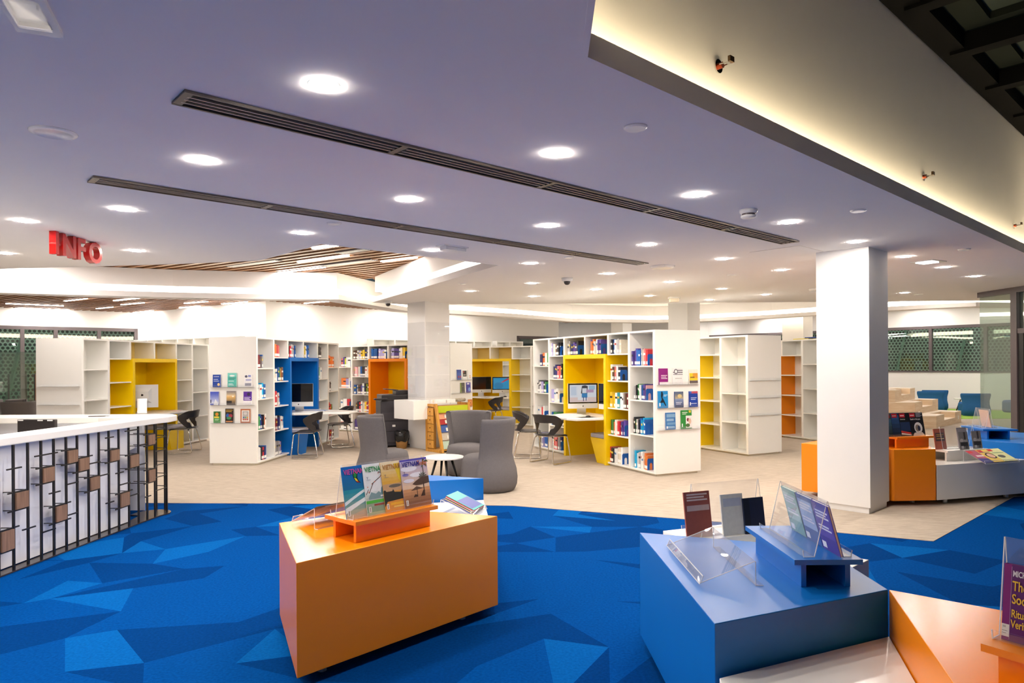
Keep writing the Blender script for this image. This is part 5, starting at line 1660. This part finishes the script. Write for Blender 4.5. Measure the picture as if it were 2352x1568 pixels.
# the four travel magazines on the orange riser
def build_vietnam():
    ux = Vector((.675, .738)); uy = Vector((-.738, .675))
    rz = math.atan2(ux.y, ux.x)
    base = Vector((-.85, 3.737)) + uy * .075
    c = base + ux * .30 + uy * .075
    easel((c.x, c.y, ZB + .126), rz, .58, 'long clear inverted-V holder for the travel magazines', 12, .29)
    W, H = .205, .285
    g = 'travel magazines in the clear holder'
    u1 = grad('#1c6f9c', '#0d63b8', .55, 1, 6) + grad('#c9b89c', '#1d8ca6', 0, .55, 7) + [([(0, .25), (.3, .36), (.75, .5), (1, .55), (1, .62), (.5, .48), (0, .32)], '#dfeef2'), ([(0, .1), (.5, .25), (1, .38), (1, .46), (.55, .34), (0, .2)], '#e6f0f2'), ([(0, 0), (1, 0), (1, .2), (.5, .12), (0, .03)], '#bfae96'), (ell(.85, .14, .16, .02), '#1c5fae')]
    u1 += [([(.36, .88), (.52, .90), (.50, .84), (.48, .76), (.52, .70), (.58, .66), (.46, .67), (.38, .74), (.34, .82)], '#0c1c14'), ([(.38, .87), (.49, .885), (.47, .82), (.44, .76), (.38, .78), (.36, .82)], '#1c8c46'), ([(.38, .77), (.45, .75), (.50, .69), (.42, .71)], '#e9d83c'), ([(.42, .71), (.50, .69), (.55, .665), (.46, .675)], '#c8342c')]
    u2 = [(rect(0, 1, 0, 1), '#e6e9ea')] + grad('#7f9c84', '#dfe4e4', .1, .45, 6) + grad('#a9c4a4', '#7f9c84', 0, .1, 2) + [(rect(0, 1, .22, .28), '#58b848'), ([(.5, .34), (.55, .5), (.62, .56), (.78, .56), (.86, .45), (.9, .34)], '#5a8c9c'), ([(.1, .34), (.2, .44), (.35, .4), (.45, .44), (.6, .36), (1, .4), (1, .30), (.1, .3)], '#7f9ca0'), (rect(.25, .95, .165, .2), '#a0524a'), (rect(.5, .8, .33, .36), '#eef2f0')]
    for a, b in (((.9, .96), (.55, .72)), ((.55, .72), (.25, .6)), ((.7, .8), (.5, .82)), ((1, .7), (.75, .66)), ((.3, .62), (.12, .42)), ((.75, .66), (.6, .62)), ((.12, .5), (.02, .4))):
        d = Vector((b[0] - a[0], b[1] - a[1])); n_ = Vector((-d.y, d.x)).normalized() * .008
        u2.append(([(a[0] + n_.x, a[1] + n_.y), (a[0] - n_.x, a[1] - n_.y), (b[0] - n_.x, b[1] - n_.y), (b[0] + n_.x, b[1] + n_.y)], '#5a463c'))
    for q in ((.25, .6), (.35, .64), (.55, .72), (.12, .45), (.5, .8), (.1, .55), (.8, .68)):
        u2.append((ell(q[0], q[1], .018, .012, 6), '#d8785c'))
    u3 = grad('#e0a83c', '#e9dcc0', .55, 1, 7) + grad('#d89440', '#e0a04c', 0, .42, 4) + [(rect(0, 1, .40, .55), '#c8a078'), ([(.45, .95), (.95, .95), (.80, .6), (.68, .52), (.58, .62)], '#e9c838'), (ell(.42, .50, .22, .035), '#6e675c'), ([(0, .42), (.05, .44), (.1, .40), (.3, .40), (.34, .44), (.38, .38), (.6, .36), (.7, .44), (.74, .30), (.66, .22), (.1, .20), (0, .1)], '#33332e'), ([(.86, .36), (.92, .55), (1, .56), (1, .2), (.92, .2)], '#2e2e2c'), (rect(.2, .95, .12, .17), '#e9b43c'), (rect(.3, .9, .07, .1), '#f0cf6a')]
    u4 = grad('#e9c8a4', '#b9b0d8', .38, 1, 8) + grad('#6e4c3c', '#d8a070', 0, .38, 6) + [(ell(.3, .8, .3, .06), '#e9e6f2'), (ell(.6, .66, .3, .05), '#f0ecf2'), (ell(.25, .55, .2, .04), '#e6e0ea'), (rect(0, 1, .96, 1), '#5a52b0'), (ell(.15, .68, .12, .03), '#8c84c4')]
    u4 += [([(.36, .47), (.5, .53), (.75, .6), (1, .6), (1, .46), (.7, .44), (.5, .44)], '#5c463a'), (rect(.76, .79, .2, .5), '#463228'), ([(.28, .34), (.5, .42), (.75, .36), (.5, .345)], '#6a5040'), (rect(.5, .52, .2, .38), '#4a362c'), ([(.62, .2), (.74, .32), (.8, .32), (.78, .2)], '#4a3428'), ([(.35, .2), (.42, .26), (.5, .24), (.5, .2)], '#4a3428'), (rect(.80, .84, .58, .9), '#6a5a60')]
    for a in range(7):
        an = R(20 + a * 47)
        u4.append(([(.82, .9), (.82 + .26 * math.cos(an), .9 + .09 * math.sin(an) - .03), (.82 + .2 * math.cos(an + .3), .9 + .08 * math.sin(an + .3))], '#4c5a46'))
    for a in range(6):
        an = R(10 + a * 32)
        u4.append(([(.78, .6), (.78 + .17 * math.cos(an), .6 + .12 * math.sin(an)), (.78 + .12 * math.cos(an + .35), .6 + .08 * math.sin(an + .35))], '#5a5a4a'))
    data = [('turquoise travel magazine with a green kite over the sea', '#1c7ab0', u1, '#c84a9c', '', .10), ('pale travel magazine with blossom twigs over karst hills', '#dfe4e2', u2, '#2c8c4c', '', .235), ('golden travel magazine with a sunset over boats', '#d8a85c', u3, '#b8803c', 'Today', .355), ('lilac travel magazine with palm and thatched parasols', '#b8aecb', u4, '#2c2c8c', 'Today', .49)]
    for i, (la, fr, it, tc, td, x) in enumerate(data):
        p = base + ux * x + uy * (.005 - .007 * i)
        it = it + [(rect(.06, .14, .05, .16), '#eef0f0'), (rect(.08, .12, .06, .15), '#9a9a98')]
        t = standing((p.x, p.y, ZB + .1275), rz, W, H, .004, fr, it, la + ' in the clear holder', 'magazine', g, lean=-11)
        title(t, 'ViETNAM', .040, -W / 2 + .012, H - .044, tc, .80, y=-.0032, bold=.0008)
        title(t, 'Today', .040, -W / 2 + .128, H - .044, {0: '#1c8c6c', 1: '#c85a4c', 2: '#b85a2c', 3: '#e0782c'}[i], .72, y=-.0032)
        if i:
            title(t, 'Y', .02, -W / 2 + .018, H - .085, '#3c3c6c', y=-.0032)
            one('emblem', flat('#4a4a7c'), t, (-W / 2 + .018, -W / 2 + .045, -.0034, -.0030, H - .0895, H - .088))
build_vietnam()

# slanted stand with dark newspapers, left on the orange block
def slanted_papers(loc, rz, n, W, label, stand_label, cols, names, L=.30, step=.0, wide=.2):
    s = slant(loc, rz, W, stand_label, L, .14 if L > .27 else .12)
    ang = math.atan2(.14 - .012 if L > .27 else .108, L)
    for i in range(n):
        t = thing('magazine', names[i] + ' ' + label, 'magazine', (0, 0, 0), 0, 'magazines: ' + stand_label)
        mb = MB()
        mb.box(-wide / 2, wide / 2, 0, L - .01, 0, .004, 0, lin(cols[i % len(cols)]))
        mb.box(-wide / 2 + .01, wide / 2 - .01, .02, L * .6, .0041, .0044, 0, lin(cols[(i + 1) % len(cols)]))
        mb.build('body', ['print'], t)
        off = (-(n - 1) / 2 + i) * step
        M = Matrix.Translation(loc) @ Matrix.Rotation(rz, 4, 'Z') @ Matrix.Translation((off, -L + .012, .0185 + .005 * i)) @ Matrix.Rotation(ang, 4, 'X')
        t.matrix_world = M
    return s
slanted_papers((-1.05, 4.26, ZB + .001), R(-131), 3, .40, 'magazine lying on the slanted clear stand of the orange block', 'slanted clear stand with dark magazines on the orange block', ['#5a4638', '#8a8078', '#3c342e'], ['brown', 'grey', 'dark'], .245, .06, .22)
slanted_papers((-.50, 5.42, .452), R(70), 6, .30, 'magazine in the slanting pile on the low white block', 'slanted clear stand piled with colourful magazines', ['#3a4a9c', '#e9d9a4', '#4a3c38', '#d8c8d4', '#c8402c', '#2ca0a0'], ['navy', 'cream', 'dark brown', 'lilac', 'red', 'teal-topped'], .26, .006, .21)
slant((1.04, 3.29, .641), R(-90), .63, 'empty clear slanted stand on the blue display block', .24, .105)
# clear V holder with journals on the blue riser
def build_blue_riser():
    easel((1.345, 3.22, .766), R(-90), .52, 'clear inverted-V holder with pale journals on the blue riser', 13, .24)
    g = 'journals in the clear holder on the blue riser'
    for i, (y, c, c2, la) in enumerate([(3.03, '#4a3a9c', '#5c4cac', 'violet journal standing in the clear holder on the blue riser'), (3.20, '#3a62a8', '#9cb8e4', 'blue and white journal standing in the clear holder on the blue riser'), (3.375, '#7fb0b0', '#a9cccc', 'sea-green journal standing in the clear holder on the blue riser')]):
        it = [(rect(.05, .95, .3, .9), c2)] + bars('#dfe2f4', (.8, .74, .68, .5, .44), .12, .85) + [(rect(.06, .3, .05, .18), '#e9ecf2')]
        standing((1.395, y, .768), R(-90), .165, .225, .012, c, it, la, 'journal', g, lean=15, name='journal')
build_blue_riser()
def build_white_riser():
    easel((1.30, 4.24, .577), R(21), .5, 'clear inverted-V holder with booklets on the white riser behind the blue block', 10, .30)
    g = 'booklets on the white riser behind the blue block'
    for i, (x, y, W, H, c, it, la) in enumerate([(1.10, 4.07, .18, .265, '#a8584a', [(rect(.08, .95, .58, .70), '#d8b8ac')] + bars('#e9cfc4', (.92, .86, .80), .1, .9), 'brick-red booklet on the white riser behind the blue block'),
                                                 (1.32, 4.12, .16, .24, '#e6e4dc', [(rect(.1, .9, .7, .9), '#c8ccd8')], 'cream booklet on the white riser behind the blue block'),
                                                 (1.46, 4.16, .15, .21, '#1c2440', [(rect(.02, .3, .02, .98), '#10182c')], 'dark navy booklet on the white riser behind the blue block')]):
        standing((x, y, .5775), R(21), W, H, .01, c, it, la, 'booklet', g, lean=-8, name='booklet')
build_white_riser()

# the purple book on the near orange riser
def build_purple():
    ux = Vector((.55, -.835)); uy = Vector((.835, .55))
    rz = math.atan2(ux.y, ux.x)
    c = Vector((1.382, 2.05)) + ux * .17 + uy * .15
    easel((c.x, c.y, .766), rz, .33, 'clear inverted-V holder with the purple book on the orange riser', 8, .295)
    W, H = .158, .225
    p = Vector((1.382, 2.05)) + ux * .10 + uy * .082
    it = [(rect(0, .13, 0, 1), '#7a1c70'), (rect(.125, .132, .02, .97), '#a890b4'), (rect(.132, 1, .10, .104), '#7a5a94'), (rect(0, .125, .05, .21), '#dcdcd8'), (rect(.01, .1, .12, .126), '#6a6a68'), (rect(.01, .08, .09, .095), '#6a6a68'), (rect(.02, .07, .165, .19), '#b0b0ac')]
    t = standing((p.x, p.y, .7675), rz, W, H, .02, '#5a1c66', it, 'purple book with yellow lettering in the clear holder on the orange riser', 'book', None, lean=-7, name='book')
    for tx, sz, z, col, sx in (('MICHAEL POWER', .024, .191, '#dcdae4', .58), ('The Audit', .040, .150, '#e0b62c', .62), ('Society', .040, .112, '#e0b62c', .62), ('Rituals of', .032, .072, '#e0b62c', .60), ('Verification', .032, .042, '#e0b62c', .60)):
        title(t, tx, sz, -W / 2 + .024, z, col, sx, y=-.0030, bold=.0006)
    q = Vector((1.382, 2.05)) + ux * .20 + uy * .125
    standing((q.x, q.y, .7675), rz, .17, .255, .012, '#2a3420', [(rect(.05, .95, .5, .95), '#44503a')], 'dark olive book beside the purple book in the clear holder', 'book', None, lean=-9, name='book')
build_purple()

# news magazines behind the column
def build_news():
    ux = Vector((.96, .28)); uy = Vector((-.28, .96))
    rz = math.atan2(ux.y, ux.x)
    base = Vector((4.30, 7.74)) + uy * .07
    c = base + ux * .2 + uy * .08
    easel((c.x, c.y, .756), rz, .55, 'clear holder with news magazines on the orange riser by the column', 12, .27)
    g = 'news magazines standing on the orange riser by the column'
    red = [(rect(.03, .42, .80, .97), '#c0202c'), (rect(.08, .36, .86, .90), '#e9c4c4')]
    its = [(.035, '#4a5a50', grad('#2c3430', '#4c7c9c', 0, .75, 5) + red, 'green-grey city cover'), (.13, '#2a3c6c', grad('#1c2434', '#3c6cac', 0, .9, 5) + red, 'blue cover'), (.235, '#12141c', [(rect(0, 1, .2, .6), '#223458'), ([(0, .16), (1, .02), (1, .1), (0, .24)], '#c83c3c'), ([(0, .08), (1, -.0), (1, .03), (0, .14)], '#e9e4e0')] + red, 'black cover with flag stripes'),
           (.37, '#101018', [(ell(.55, .34, .30, .24), '#e4e2de'), (ell(.5, .33, .17, .15), '#8a7c6c'), (ell(.6, .32, .10, .12), '#2c3044'), ([(.1, 0), (.2, .12), (.45, .16), (.8, .14), (.95, 0)], '#dcd9d2')] + red + bars('#8a8a94', (.95, .9, .85, .8), .5, .95), 'black cover with an astronaut')]
    for i, (x, fr, it, la) in enumerate(its):
        p = base + ux * x + uy * (.010 - .007 * i)
        t = standing((p.x, p.y, .7575), rz, .195, .265, .004, fr, it, 'news magazine with a red corner logo, ' + la, 'magazine', g, lean=-11)
        if i == 3:
            title(t, 'Stuck in the past', .027, -.09, .18, '#f0f0f0', .78, y=-.0032)
        if i == 2:
            title(t, 'American', .02, -.09, .185, '#f0f0e0', .9, y=-.0032)
build_news()
def build_white_far():
    ux = Vector((.95, .30)); uy = Vector((-.30, .95))
    rz = math.atan2(ux.y, ux.x)
    o = Vector((4.99, 7.94))
    c = o + ux * .33 + uy * .17
    easel((c.x, c.y, .577), rz, .52, 'clear holder with leaflets on the white riser by the column', 11, .26)
    g = 'leaflets on the white riser by the column'
    bw = [(rect(0, 1, .0, 1), '#8c8888'), (ell(.28, .5, .2, .12), '#c8c4c4'), (ell(.7, .48, .2, .14), '#b4b0b0'), (rect(.1, .9, .18, .42), '#3a3636'), (rect(.55, .75, .55, .98), '#443e40'), (rect(.15, .4, .05, .2), '#d8d4d4'), (rect(.6, .85, .04, .2), '#5a5656')]
    for x, y, W, H, fr, it, la in [(.06, .13, .17, .24, '#b0604c', [(rect(.12, .9, .4, .8), '#5c4448')] + bars('#c89c4c', (.7, .62, .5), .2, .85), 'brick leaflet with a dark panel on the white riser'), (.29, .02, .14, .205, '#6a6466', bw, 'grey photo leaflet next to the brick one on the white riser'), (.52, .04, .14, .205, '#6a6466', bw, 'grey photo leaflet at the end of the white riser'), (.42, .14, .15, .24, '#9a9098', [(rect(.05, .95, .5, .95), '#b4acb4')], 'pale lilac leaflet behind the grey photo leaflets')]:
        p = o + ux * x + uy * y
        standing((p.x, p.y, .5765), rz, W, H, .008, fr, it, la, 'leaflet', g, lean=-9, name='leaflet')
    ga = 'magazines fanned on the slanted stand of the far white block'
    loc = Vector((5.40, 7.99, .451))
    rzz = R(16)
    slant(tuple(loc), rzz, .50, 'slanted clear stand with three bright magazines on the far white block', .27, .13)
    for i, (c1, c2, la) in enumerate([('#a8546c', '#3a3c7c', 'rose and navy'), ('#e0c060', '#3c2c6c', 'yellow with a dark loop'), ('#dcdca4', '#4a8c6c', 'pale yellow-green')]):
        t = thing('magazine', la + ' magazine lying on the slanted stand by the column', 'magazine', (0, 0, 0), 0, ga)
        mb = MB(); mb.box(-.10, .10, 0, .265, 0, .004, 0, lin(c1)); mb.build('body', ['print'], t)
        mb = MB()
        z = .0044
        mb.face([(-.095, .21, z), (-.03, .21, z), (-.03, .255, z), (-.095, .255, z)], 0, lin('#c0202c'))
        if i == 0:
            mb.face([(-.1, .0, z), (.1, .0, z), (.1, .08, z), (-.1, .1, z)], 0, lin(c2)); mb.face([(-.06, .13, z), (.05, .13, z), (.05, .16, z), (-.06, .16, z)], 0, lin('#e9d8dc'))
        elif i == 1:
            mb.face([(x * .11 - .01, .13 + y * .06, z) for x, y in ell(0, 0, .6, 1)], 0, lin('#2a2024')); mb.face([(x * .11 - .01, .13 + y * .06, z + .0002) for x, y in ell(0, 0, .42, .75)], 0, lin('#e0b49c')); mb.face([(-.1, .2, z), (.1, .2, z), (.1, .21, z), (-.1, .21, z)], 0, lin(c2))
        else:
            mb.face([(-.03 + x * .05, .1 + y * .03, z) for x, y in ell(0, 0, 1, 1)], 0, lin('#5a5a58')); mb.face([(-.09, .17, z), (.08, .17, z), (.08, .18, z), (-.09, .18, z)], 0, lin(c2))
        mb.build('cover_print', ['print'], t)
        ang = math.atan2(.118, .27)
        t.matrix_world = Matrix.Translation(loc) @ Matrix.Rotation(rzz, 4, 'Z') @ Matrix.Translation((-.15 + .145 * i, -.258, .0185 + .0046 * i)) @ Matrix.Rotation(ang, 4, 'X')
    p = (6.06, 8.92, .7565)
    easel(p, R(-100), .36, 'clear inverted-V holder on the blue riser by the glass partition', 11, .24)
    standing((6.10, 8.90, .7575), R(80), .24, .22, .006, '#e2b9a0', [(rect(.06, .94, .08, .92), '#ecd0bc')], 'peach leaflet in the clear holder by the glass partition', 'leaflet', None, lean=-10, name='leaflet')
build_white_far()

# ================================================================== MIDDLE FURNITURE
def build_rack():
    t = thing('newspaper_rack', 'beech newspaper rack with five small drawers and lime tray beside the column', 'rack', (-1.60, 12.86, .005), A1)
    # local x along D1 (length), local y = D2; the slanted front looks to -y
    Lr, Dt, Db, H = .80, .26, .46, .88
    for x0 in (0, Lr - .045):
        mb = MB()
        for a, b in (((0, .0), (0, H)), ((-Dt, H), (0, H)), ((-Db, .0), (0, .0)), ((-Db, .0), (-Dt, H))):
            w = .05
            y0, z0 = a; y1, z1 = b
            d = Vector((0, y1 - y0, z1 - z0)).normalized(); n_ = Vector((0, -d.z, d.y)) * (w if (y0, z0) in ((0, 0.0),) or b == (-Dt, H) else w)
            mb.bar((x0 + .0225, y0, z0 + (.025 if z0 == z1 == 0 else (-.025 if z0 == z1 else 0))), (x0 + .0225, y1, z1 + (.025 if z0 == z1 == 0 else (-.025 if z0 == z1 else 0))), .05, .045, up=(1, 0, 0))
        mb.build('side_frame', 'oak', t)
    one('base_board', 'oak', t, (.045, Lr - .045, -.42, 0, .03, .05))
    one('top_board', 'oak', t, (.045, Lr - .045, -.24, 0, H - .06, H - .04))
    one('drawer_case', mat('rack_inside', '#a5742c', .6), t, (.012, .06, -.22, -.03, .05, H - .06))
    for k in range(5):
        z = .07 + k * .148
        d = one('drawer', 'oak', t, (-.004, .012, -.215, -.035, z, z + .138), bevel=.004)
        mb = MB(); mb.lathe([(.008, 0), (.01, .012), (.001, .016)], 10)
        kn = mb.build('knob', mat('dark_knob', '#5a3a18', .4), d)
        kn.location = (-.004, -.125, z + .075); kn.rotation_euler = (0, R(-90), 0)
    one('lime_tray', mat('lime_plastic', '#c3cf2a', .3), t, (.05, Lr - .05, -.30, -.285, .72, .84), (.05, Lr - .05, -.30, -.05, .715, .725))
    for k, (z, c, la) in enumerate([(.60, '#e9a07c', 'salmon newspaper hanging in the rack below the lime tray'), (.50, '#b02a2a', 'red-headed newspaper in the rack'), (.36, '#3a5a9c', 'blue newspaper in the rack'), (.22, '#c8beae', 'grey newspaper in the rack'), (.06, '#b9d0be', 'mint newspaper in the lowest slot of the rack')]):
        o = thing('newspaper', la, 'newspaper', (-1.60, 12.86, .005), A1)
        yy = -.42 + (.88 - .42) * 0 + (z * .2)
        mb = MB()
        mb.hexa([(.07, yy, z), (Lr - .07, yy, z), (Lr - .07, yy + .02, z), (.07, yy + .02, z)], [(.07, yy + .05, z + .14), (Lr - .07, yy + .05, z + .14), (Lr - .07, yy + .065, z + .14), (.07, yy + .065, z + .14)], 0, lin(c))
        mb.build('folded_sheet', ['print'], o)
        mb = MB()
        mb.hexa([(.2, yy - .004, z + .02), (.6, yy - .004, z + .02), (.6, yy, z + .02), (.2, yy, z + .02)], [(.2, yy + .016, z + .08), (.6, yy + .016, z + .08), (.6, yy + .02, z + .08), (.2, yy + .02, z + .08)], 0, lin('#e9e4da'))
        mb.build('printed_column', ['print'], o)
    for k, (x, w, la) in enumerate([(.18, .22, 'stack of white leaflets on top of the newspaper rack'), (.42, .20, 'second stack of white leaflets on the rack, next to the folded papers')]):
        o = thing('leaflet_stack', la, 'leaflets', (-1.60, 12.86, .005), A1)
        one('paper_block', 'label', o, (x - w / 2, x + w / 2, -.22, -.04, H + .012, H + .07))
        one('paper_band', 'cream', o, (x - w / 2 - .001, x + w / 2 + .001, -.15, -.11, H + .012, H + .071))
    for k in range(2):
        o = thing('newspaper', 'rolled grey newspaper lying on top of the rack', 'newspaper', (-1.60, 12.86, .005), A1, 'newspapers on top of the rack')
        mb = MB(); mb.tube([(.55 + .02 * k, -.25 + .09 * k, H + .05), (.74, -.22 + .09 * k, H + .055)], .032, 10); mb.build('roll', mat('newsprint', '#9b9280', .8, noise=.4, nscale=50), o, smooth=True)
build_rack()

t = thing('copier', 'black office copier standing behind the column', 'copier', (-2.35, 13.80, .005), R(20))
one('body', mat('copier_body', '#37343a', .45), t, (-.32, .32, -.30, .32, .03, .90), bevel=.01)
for z0, z1 in ((.10, .30), (.32, .50), (.52, .68)): one('paper_tray', mat('copier_tray', '#3f3c42', .4), t, (-.30, .30, -.312, -.30, z0, z1), bevel=.004)
one('control_panel', 'blackplastic', t, (-.45, -.20, -.38, -.25, .93, .96), bevel=.006)
one('scanner_lid', 'blackplastic', t, (-.30, .32, -.30, .30, .90, 1.02), bevel=.01)
one('feeder', 'blackplastic', t, (.0, .3, -.2, .2, 1.02, 1.10), bevel=.01)
mb = MB(); mb.hexa([(-.2, -.15, 1.12), (.05, -.15, 1.10), (.05, .15, 1.10), (-.2, .15, 1.12)], [(-.2, -.15, 1.135), (.05, -.15, 1.115), (.05, .15, 1.115), (-.2, .15, 1.135)]); mb.build('document_tray', 'blackplastic', t)
one('label_plate', 'label', t, (-.10, -.04, -.3135, -.312, .40, .44), (.22, .25, -.3135, -.312, .40, .60))
t = thing('waste_basket', 'woven waste basket with black bin liner beside the copier', 'basket', (-2.13, 13.30, .005))
mb = MB(); mb.lathe([(.085, .0), (.095, .005), (.115, .16), (.125, .22)], 24); mb.build('wicker_pot', 'wicker', t, smooth=True)
mb = MB()
rows = []
for k, (r, z) in enumerate([(.12, .14), (.135, .17), (.145, .25), (.14, .32), (.125, .34), (.105, .32), (.1, .2)]):
    rows.append([((r + .008 * math.sin(7 * a + k)) * math.cos(2 * math.pi * a / 24), (r + .008 * math.sin(7 * a + k)) * math.sin(2 * math.pi * a / 24), z + .012 * math.sin(5 * a + 2 * k)) for a in range(25)])
mb.grid(rows); mb.build('bin_liner', 'bag', t, smooth=True)

# ================================================================== STEPPED SEATING AND LOUNGE
def build_steps():
    t = thing('stepped_seating', 'birch plywood stepped seating with three tiers and notched steps', 'seating', (0, 0, .004))
    tiers = [([(7.6, 16.5), (10.14, 16.56), (11.80, 18.2), (10.6, 19.6), (7.6, 19.6)], 0, .30), ([(7.6, 16.95), (9.89, 17.0), (11.38, 18.5), (10.4, 19.6), (7.6, 19.6)], .30, .60), ([(7.6, 17.03), (9.44, 17.07), (10.74, 18.46), (9.9, 19.6), (7.6, 19.6)], .60, .90)]
    for poly, z0, z1 in tiers:
        f, r_ = Vector(poly[1]), Vector(poly[2])
        d = (r_ - f).normalized(); n_ = Vector((-d.y, d.x)); L = (r_ - f).length
        a, b = f + d * L * .30, f + d * L * .74
        ai, bi = a + n_ * .32, b + n_ * .32
        mb = MB()
        notch = [poly[0], tuple(f), tuple(a), tuple(ai), tuple(bi), tuple(b), tuple(r_), poly[3], poly[4]]
        mb.prism(notch, z0 + .15, z1 - .012)
        mb.prism(poly, z0, z0 + .15)
        mb.build('tier', 'ply', t)
        mb = MB()
        mb.prism(notch, z1 - .012, z1)
        mb.build('tread', mat('ply_top', '#f0dfca', .4), t)
        mb = MB(); mb.prism([tuple(a), tuple(b), tuple(bi), tuple(ai)], z0 + .15, z0 + .156); mb.build('notch_tread', mat('ply_notch', '#f0dfca', .4), t)
    f, r_ = Vector((10.14, 16.56)), Vector((11.80, 18.2))
    d = (r_ - f).normalized(); n_ = Vector((-d.y, d.x))
    p = f + d * (2.33 * .87)
    mb = MB(); mb.bar((p.x - n_.x * .004, p.y - n_.y * .004, .10), (p.x - n_.x * .004, p.y - n_.y * .004, .19), .06, .012, up=(n_.x, n_.y, 0)); mb.build('socket_plate', 'label', t)
build_steps()

def make_lounge():
    t = thing('lounge_chair', 'x', 'armchair')
    rows = []
    for z, th, w in [(0.0, .16, .33), (.08, .2, .36), (.18, .19, .36), (.32, .14, .34), (.44, .13, .35), (.56, .16, .38), (.62, .16, .385), (.65, .12, .37)]:
        off = -.30 - .04 * math.sin(z * 9)
        ring = []
        for k in range(20):
            a = 2 * math.pi * k / 20
            cx, sx = math.cos(a), math.sin(a)
            x = off + th * .5 * math.copysign(abs(cx) ** .5, cx)
            y = w * math.copysign(abs(sx) ** .35, sx)
            ring.append((x + .12 * (y / w) ** 2 * .6, y, z))
        ring.append(ring[0])
        rows.append(ring)
    mb = MB(); mb.grid(rows)
    mb.face(rows[-1][:-1])
    mb.build('backrest', 'bluefab', t, smooth=True)
    mb = MB()
    mb.box(-.24, .33, -.33, .33, .0, .38)
    mb.build('seat', 'bluefab', t, bevel=.08, seg=4)
    return t
lounge = make_lounge()
for i, (x, y, a, la) in enumerate([(13.62, 20.45, 72, 'blue felt lounge chair by the glass partition, back to the room'), (13.35, 22.2, 75, 'blue felt lounge chair beside the stepped seating, nearest the steps'), (14.0, 23.0, 70, 'blue felt lounge chair behind the one nearest the steps'), (12.6, 23.3, 80, 'blue felt lounge chair mostly hidden by the top tier of the steps'), (15.6, 21.3, 100, 'blue felt lounge chair seen through the glass partition')]):
    c = lounge if i == 0 else copy_tree(lounge)
    c.location = (x, y, .012); c.rotation_euler = (0, 0, R(a)); c['label'] = la; c['group'] = 'blue lounge chairs'
t = thing('coffee_table', 'low white coffee table on black trestle legs between the blue lounge chairs', 'table', (14.3, 21.75, .012), R(20))
mb = MB(); mb.lathe([(.36, .40), (.37, .41), (.37, .425), (.001, .43)], 32); mb.build('table_top', 'desklam', t)
for s in (-1, 1):
    for q in (-1, 1):
        mb = MB(); mb.bar((.16 * s, .10 * q, .40), (.24 * s, .20 * q, 0), .035); mb.build('leg', 'black', t)
    mb = MB(); mb.bar((.16 * s, -.12, .39), (.16 * s, .12, .39), .03); mb.build('rail', 'black', t)

# ------------------------------------------------------------------ glass partition at the far right
r = tag(bpy.data.objects.new('wall_glass', None), 'dark framed glass partition with a door frame by the blue display block', 'partition', kind='structure')
COL.objects.link(r)
X0 = 8.27
one('head_rail', 'darkframe', r, (X0 - .05, X0 + .05, 6.0, 12.22, CH - .09, CH - .003))
one('post', 'darkframe', r, (X0 - .06, X0 + .06, 11.26, 11.40, .004, CH - .09))
one('transom', 'darkframe', r, (X0 - .05, X0 + .05, 6.0, 11.26, 2.05, 2.13))
one('door_stile', 'black', r, (X0 - .04, X0 + .04, 11.14, 11.25, .01, 2.05))
one('sill_rail', 'darkframe', r, (X0 - .03, X0 + .03, 11.4, 12.22, .004, .05))
one('pane', 'partition', r, (X0 - .006, X0 + .006, 11.40, 12.22, .05, CH - .09))
one('pane', 'partition', r, (X0 - .006, X0 + .006, 6.0, 11.26, 2.13, CH - .09))
one('pane', 'partition', r, (X0 - .006, X0 + .006, 10.2, 11.14, .01, 2.05))
one('pane', 'partition', r, (X0 - .006, X0 + .006, 6.0, 10.1, .01, 2.05))
# ------------------------------------------------------------------ glass screen and wood panel by the left windows
t = thing('glass_screen', 'frameless glass screen with steel posts before the windows behind the counter', 'screen', (-12.6, 16.9, .004), R(38))
one('pane', 'partition', t, (0, 1.3, 0, .012, .1, 2.0))
for x in (.25, .6, 1.0): one('post', 'darkframe', t, (x - .02, x + .02, .03, .07, 0, 1.45))
one('rail', 'alu', t, (-.1, 1.5, .03, .06, .78, .82))
t = thing('wood_screen', 'wood-faced panel edge beside the empty yellow bookcase, by the windows', 'panel', (-11.3, 16.4, .004), R(38))
one('panel_face', 'walnut', t, (0, .6, 0, .05, 0, 1.45))
one('panel_edge', 'black', t, (-.02, 0, 0, .05, 0, 1.45))
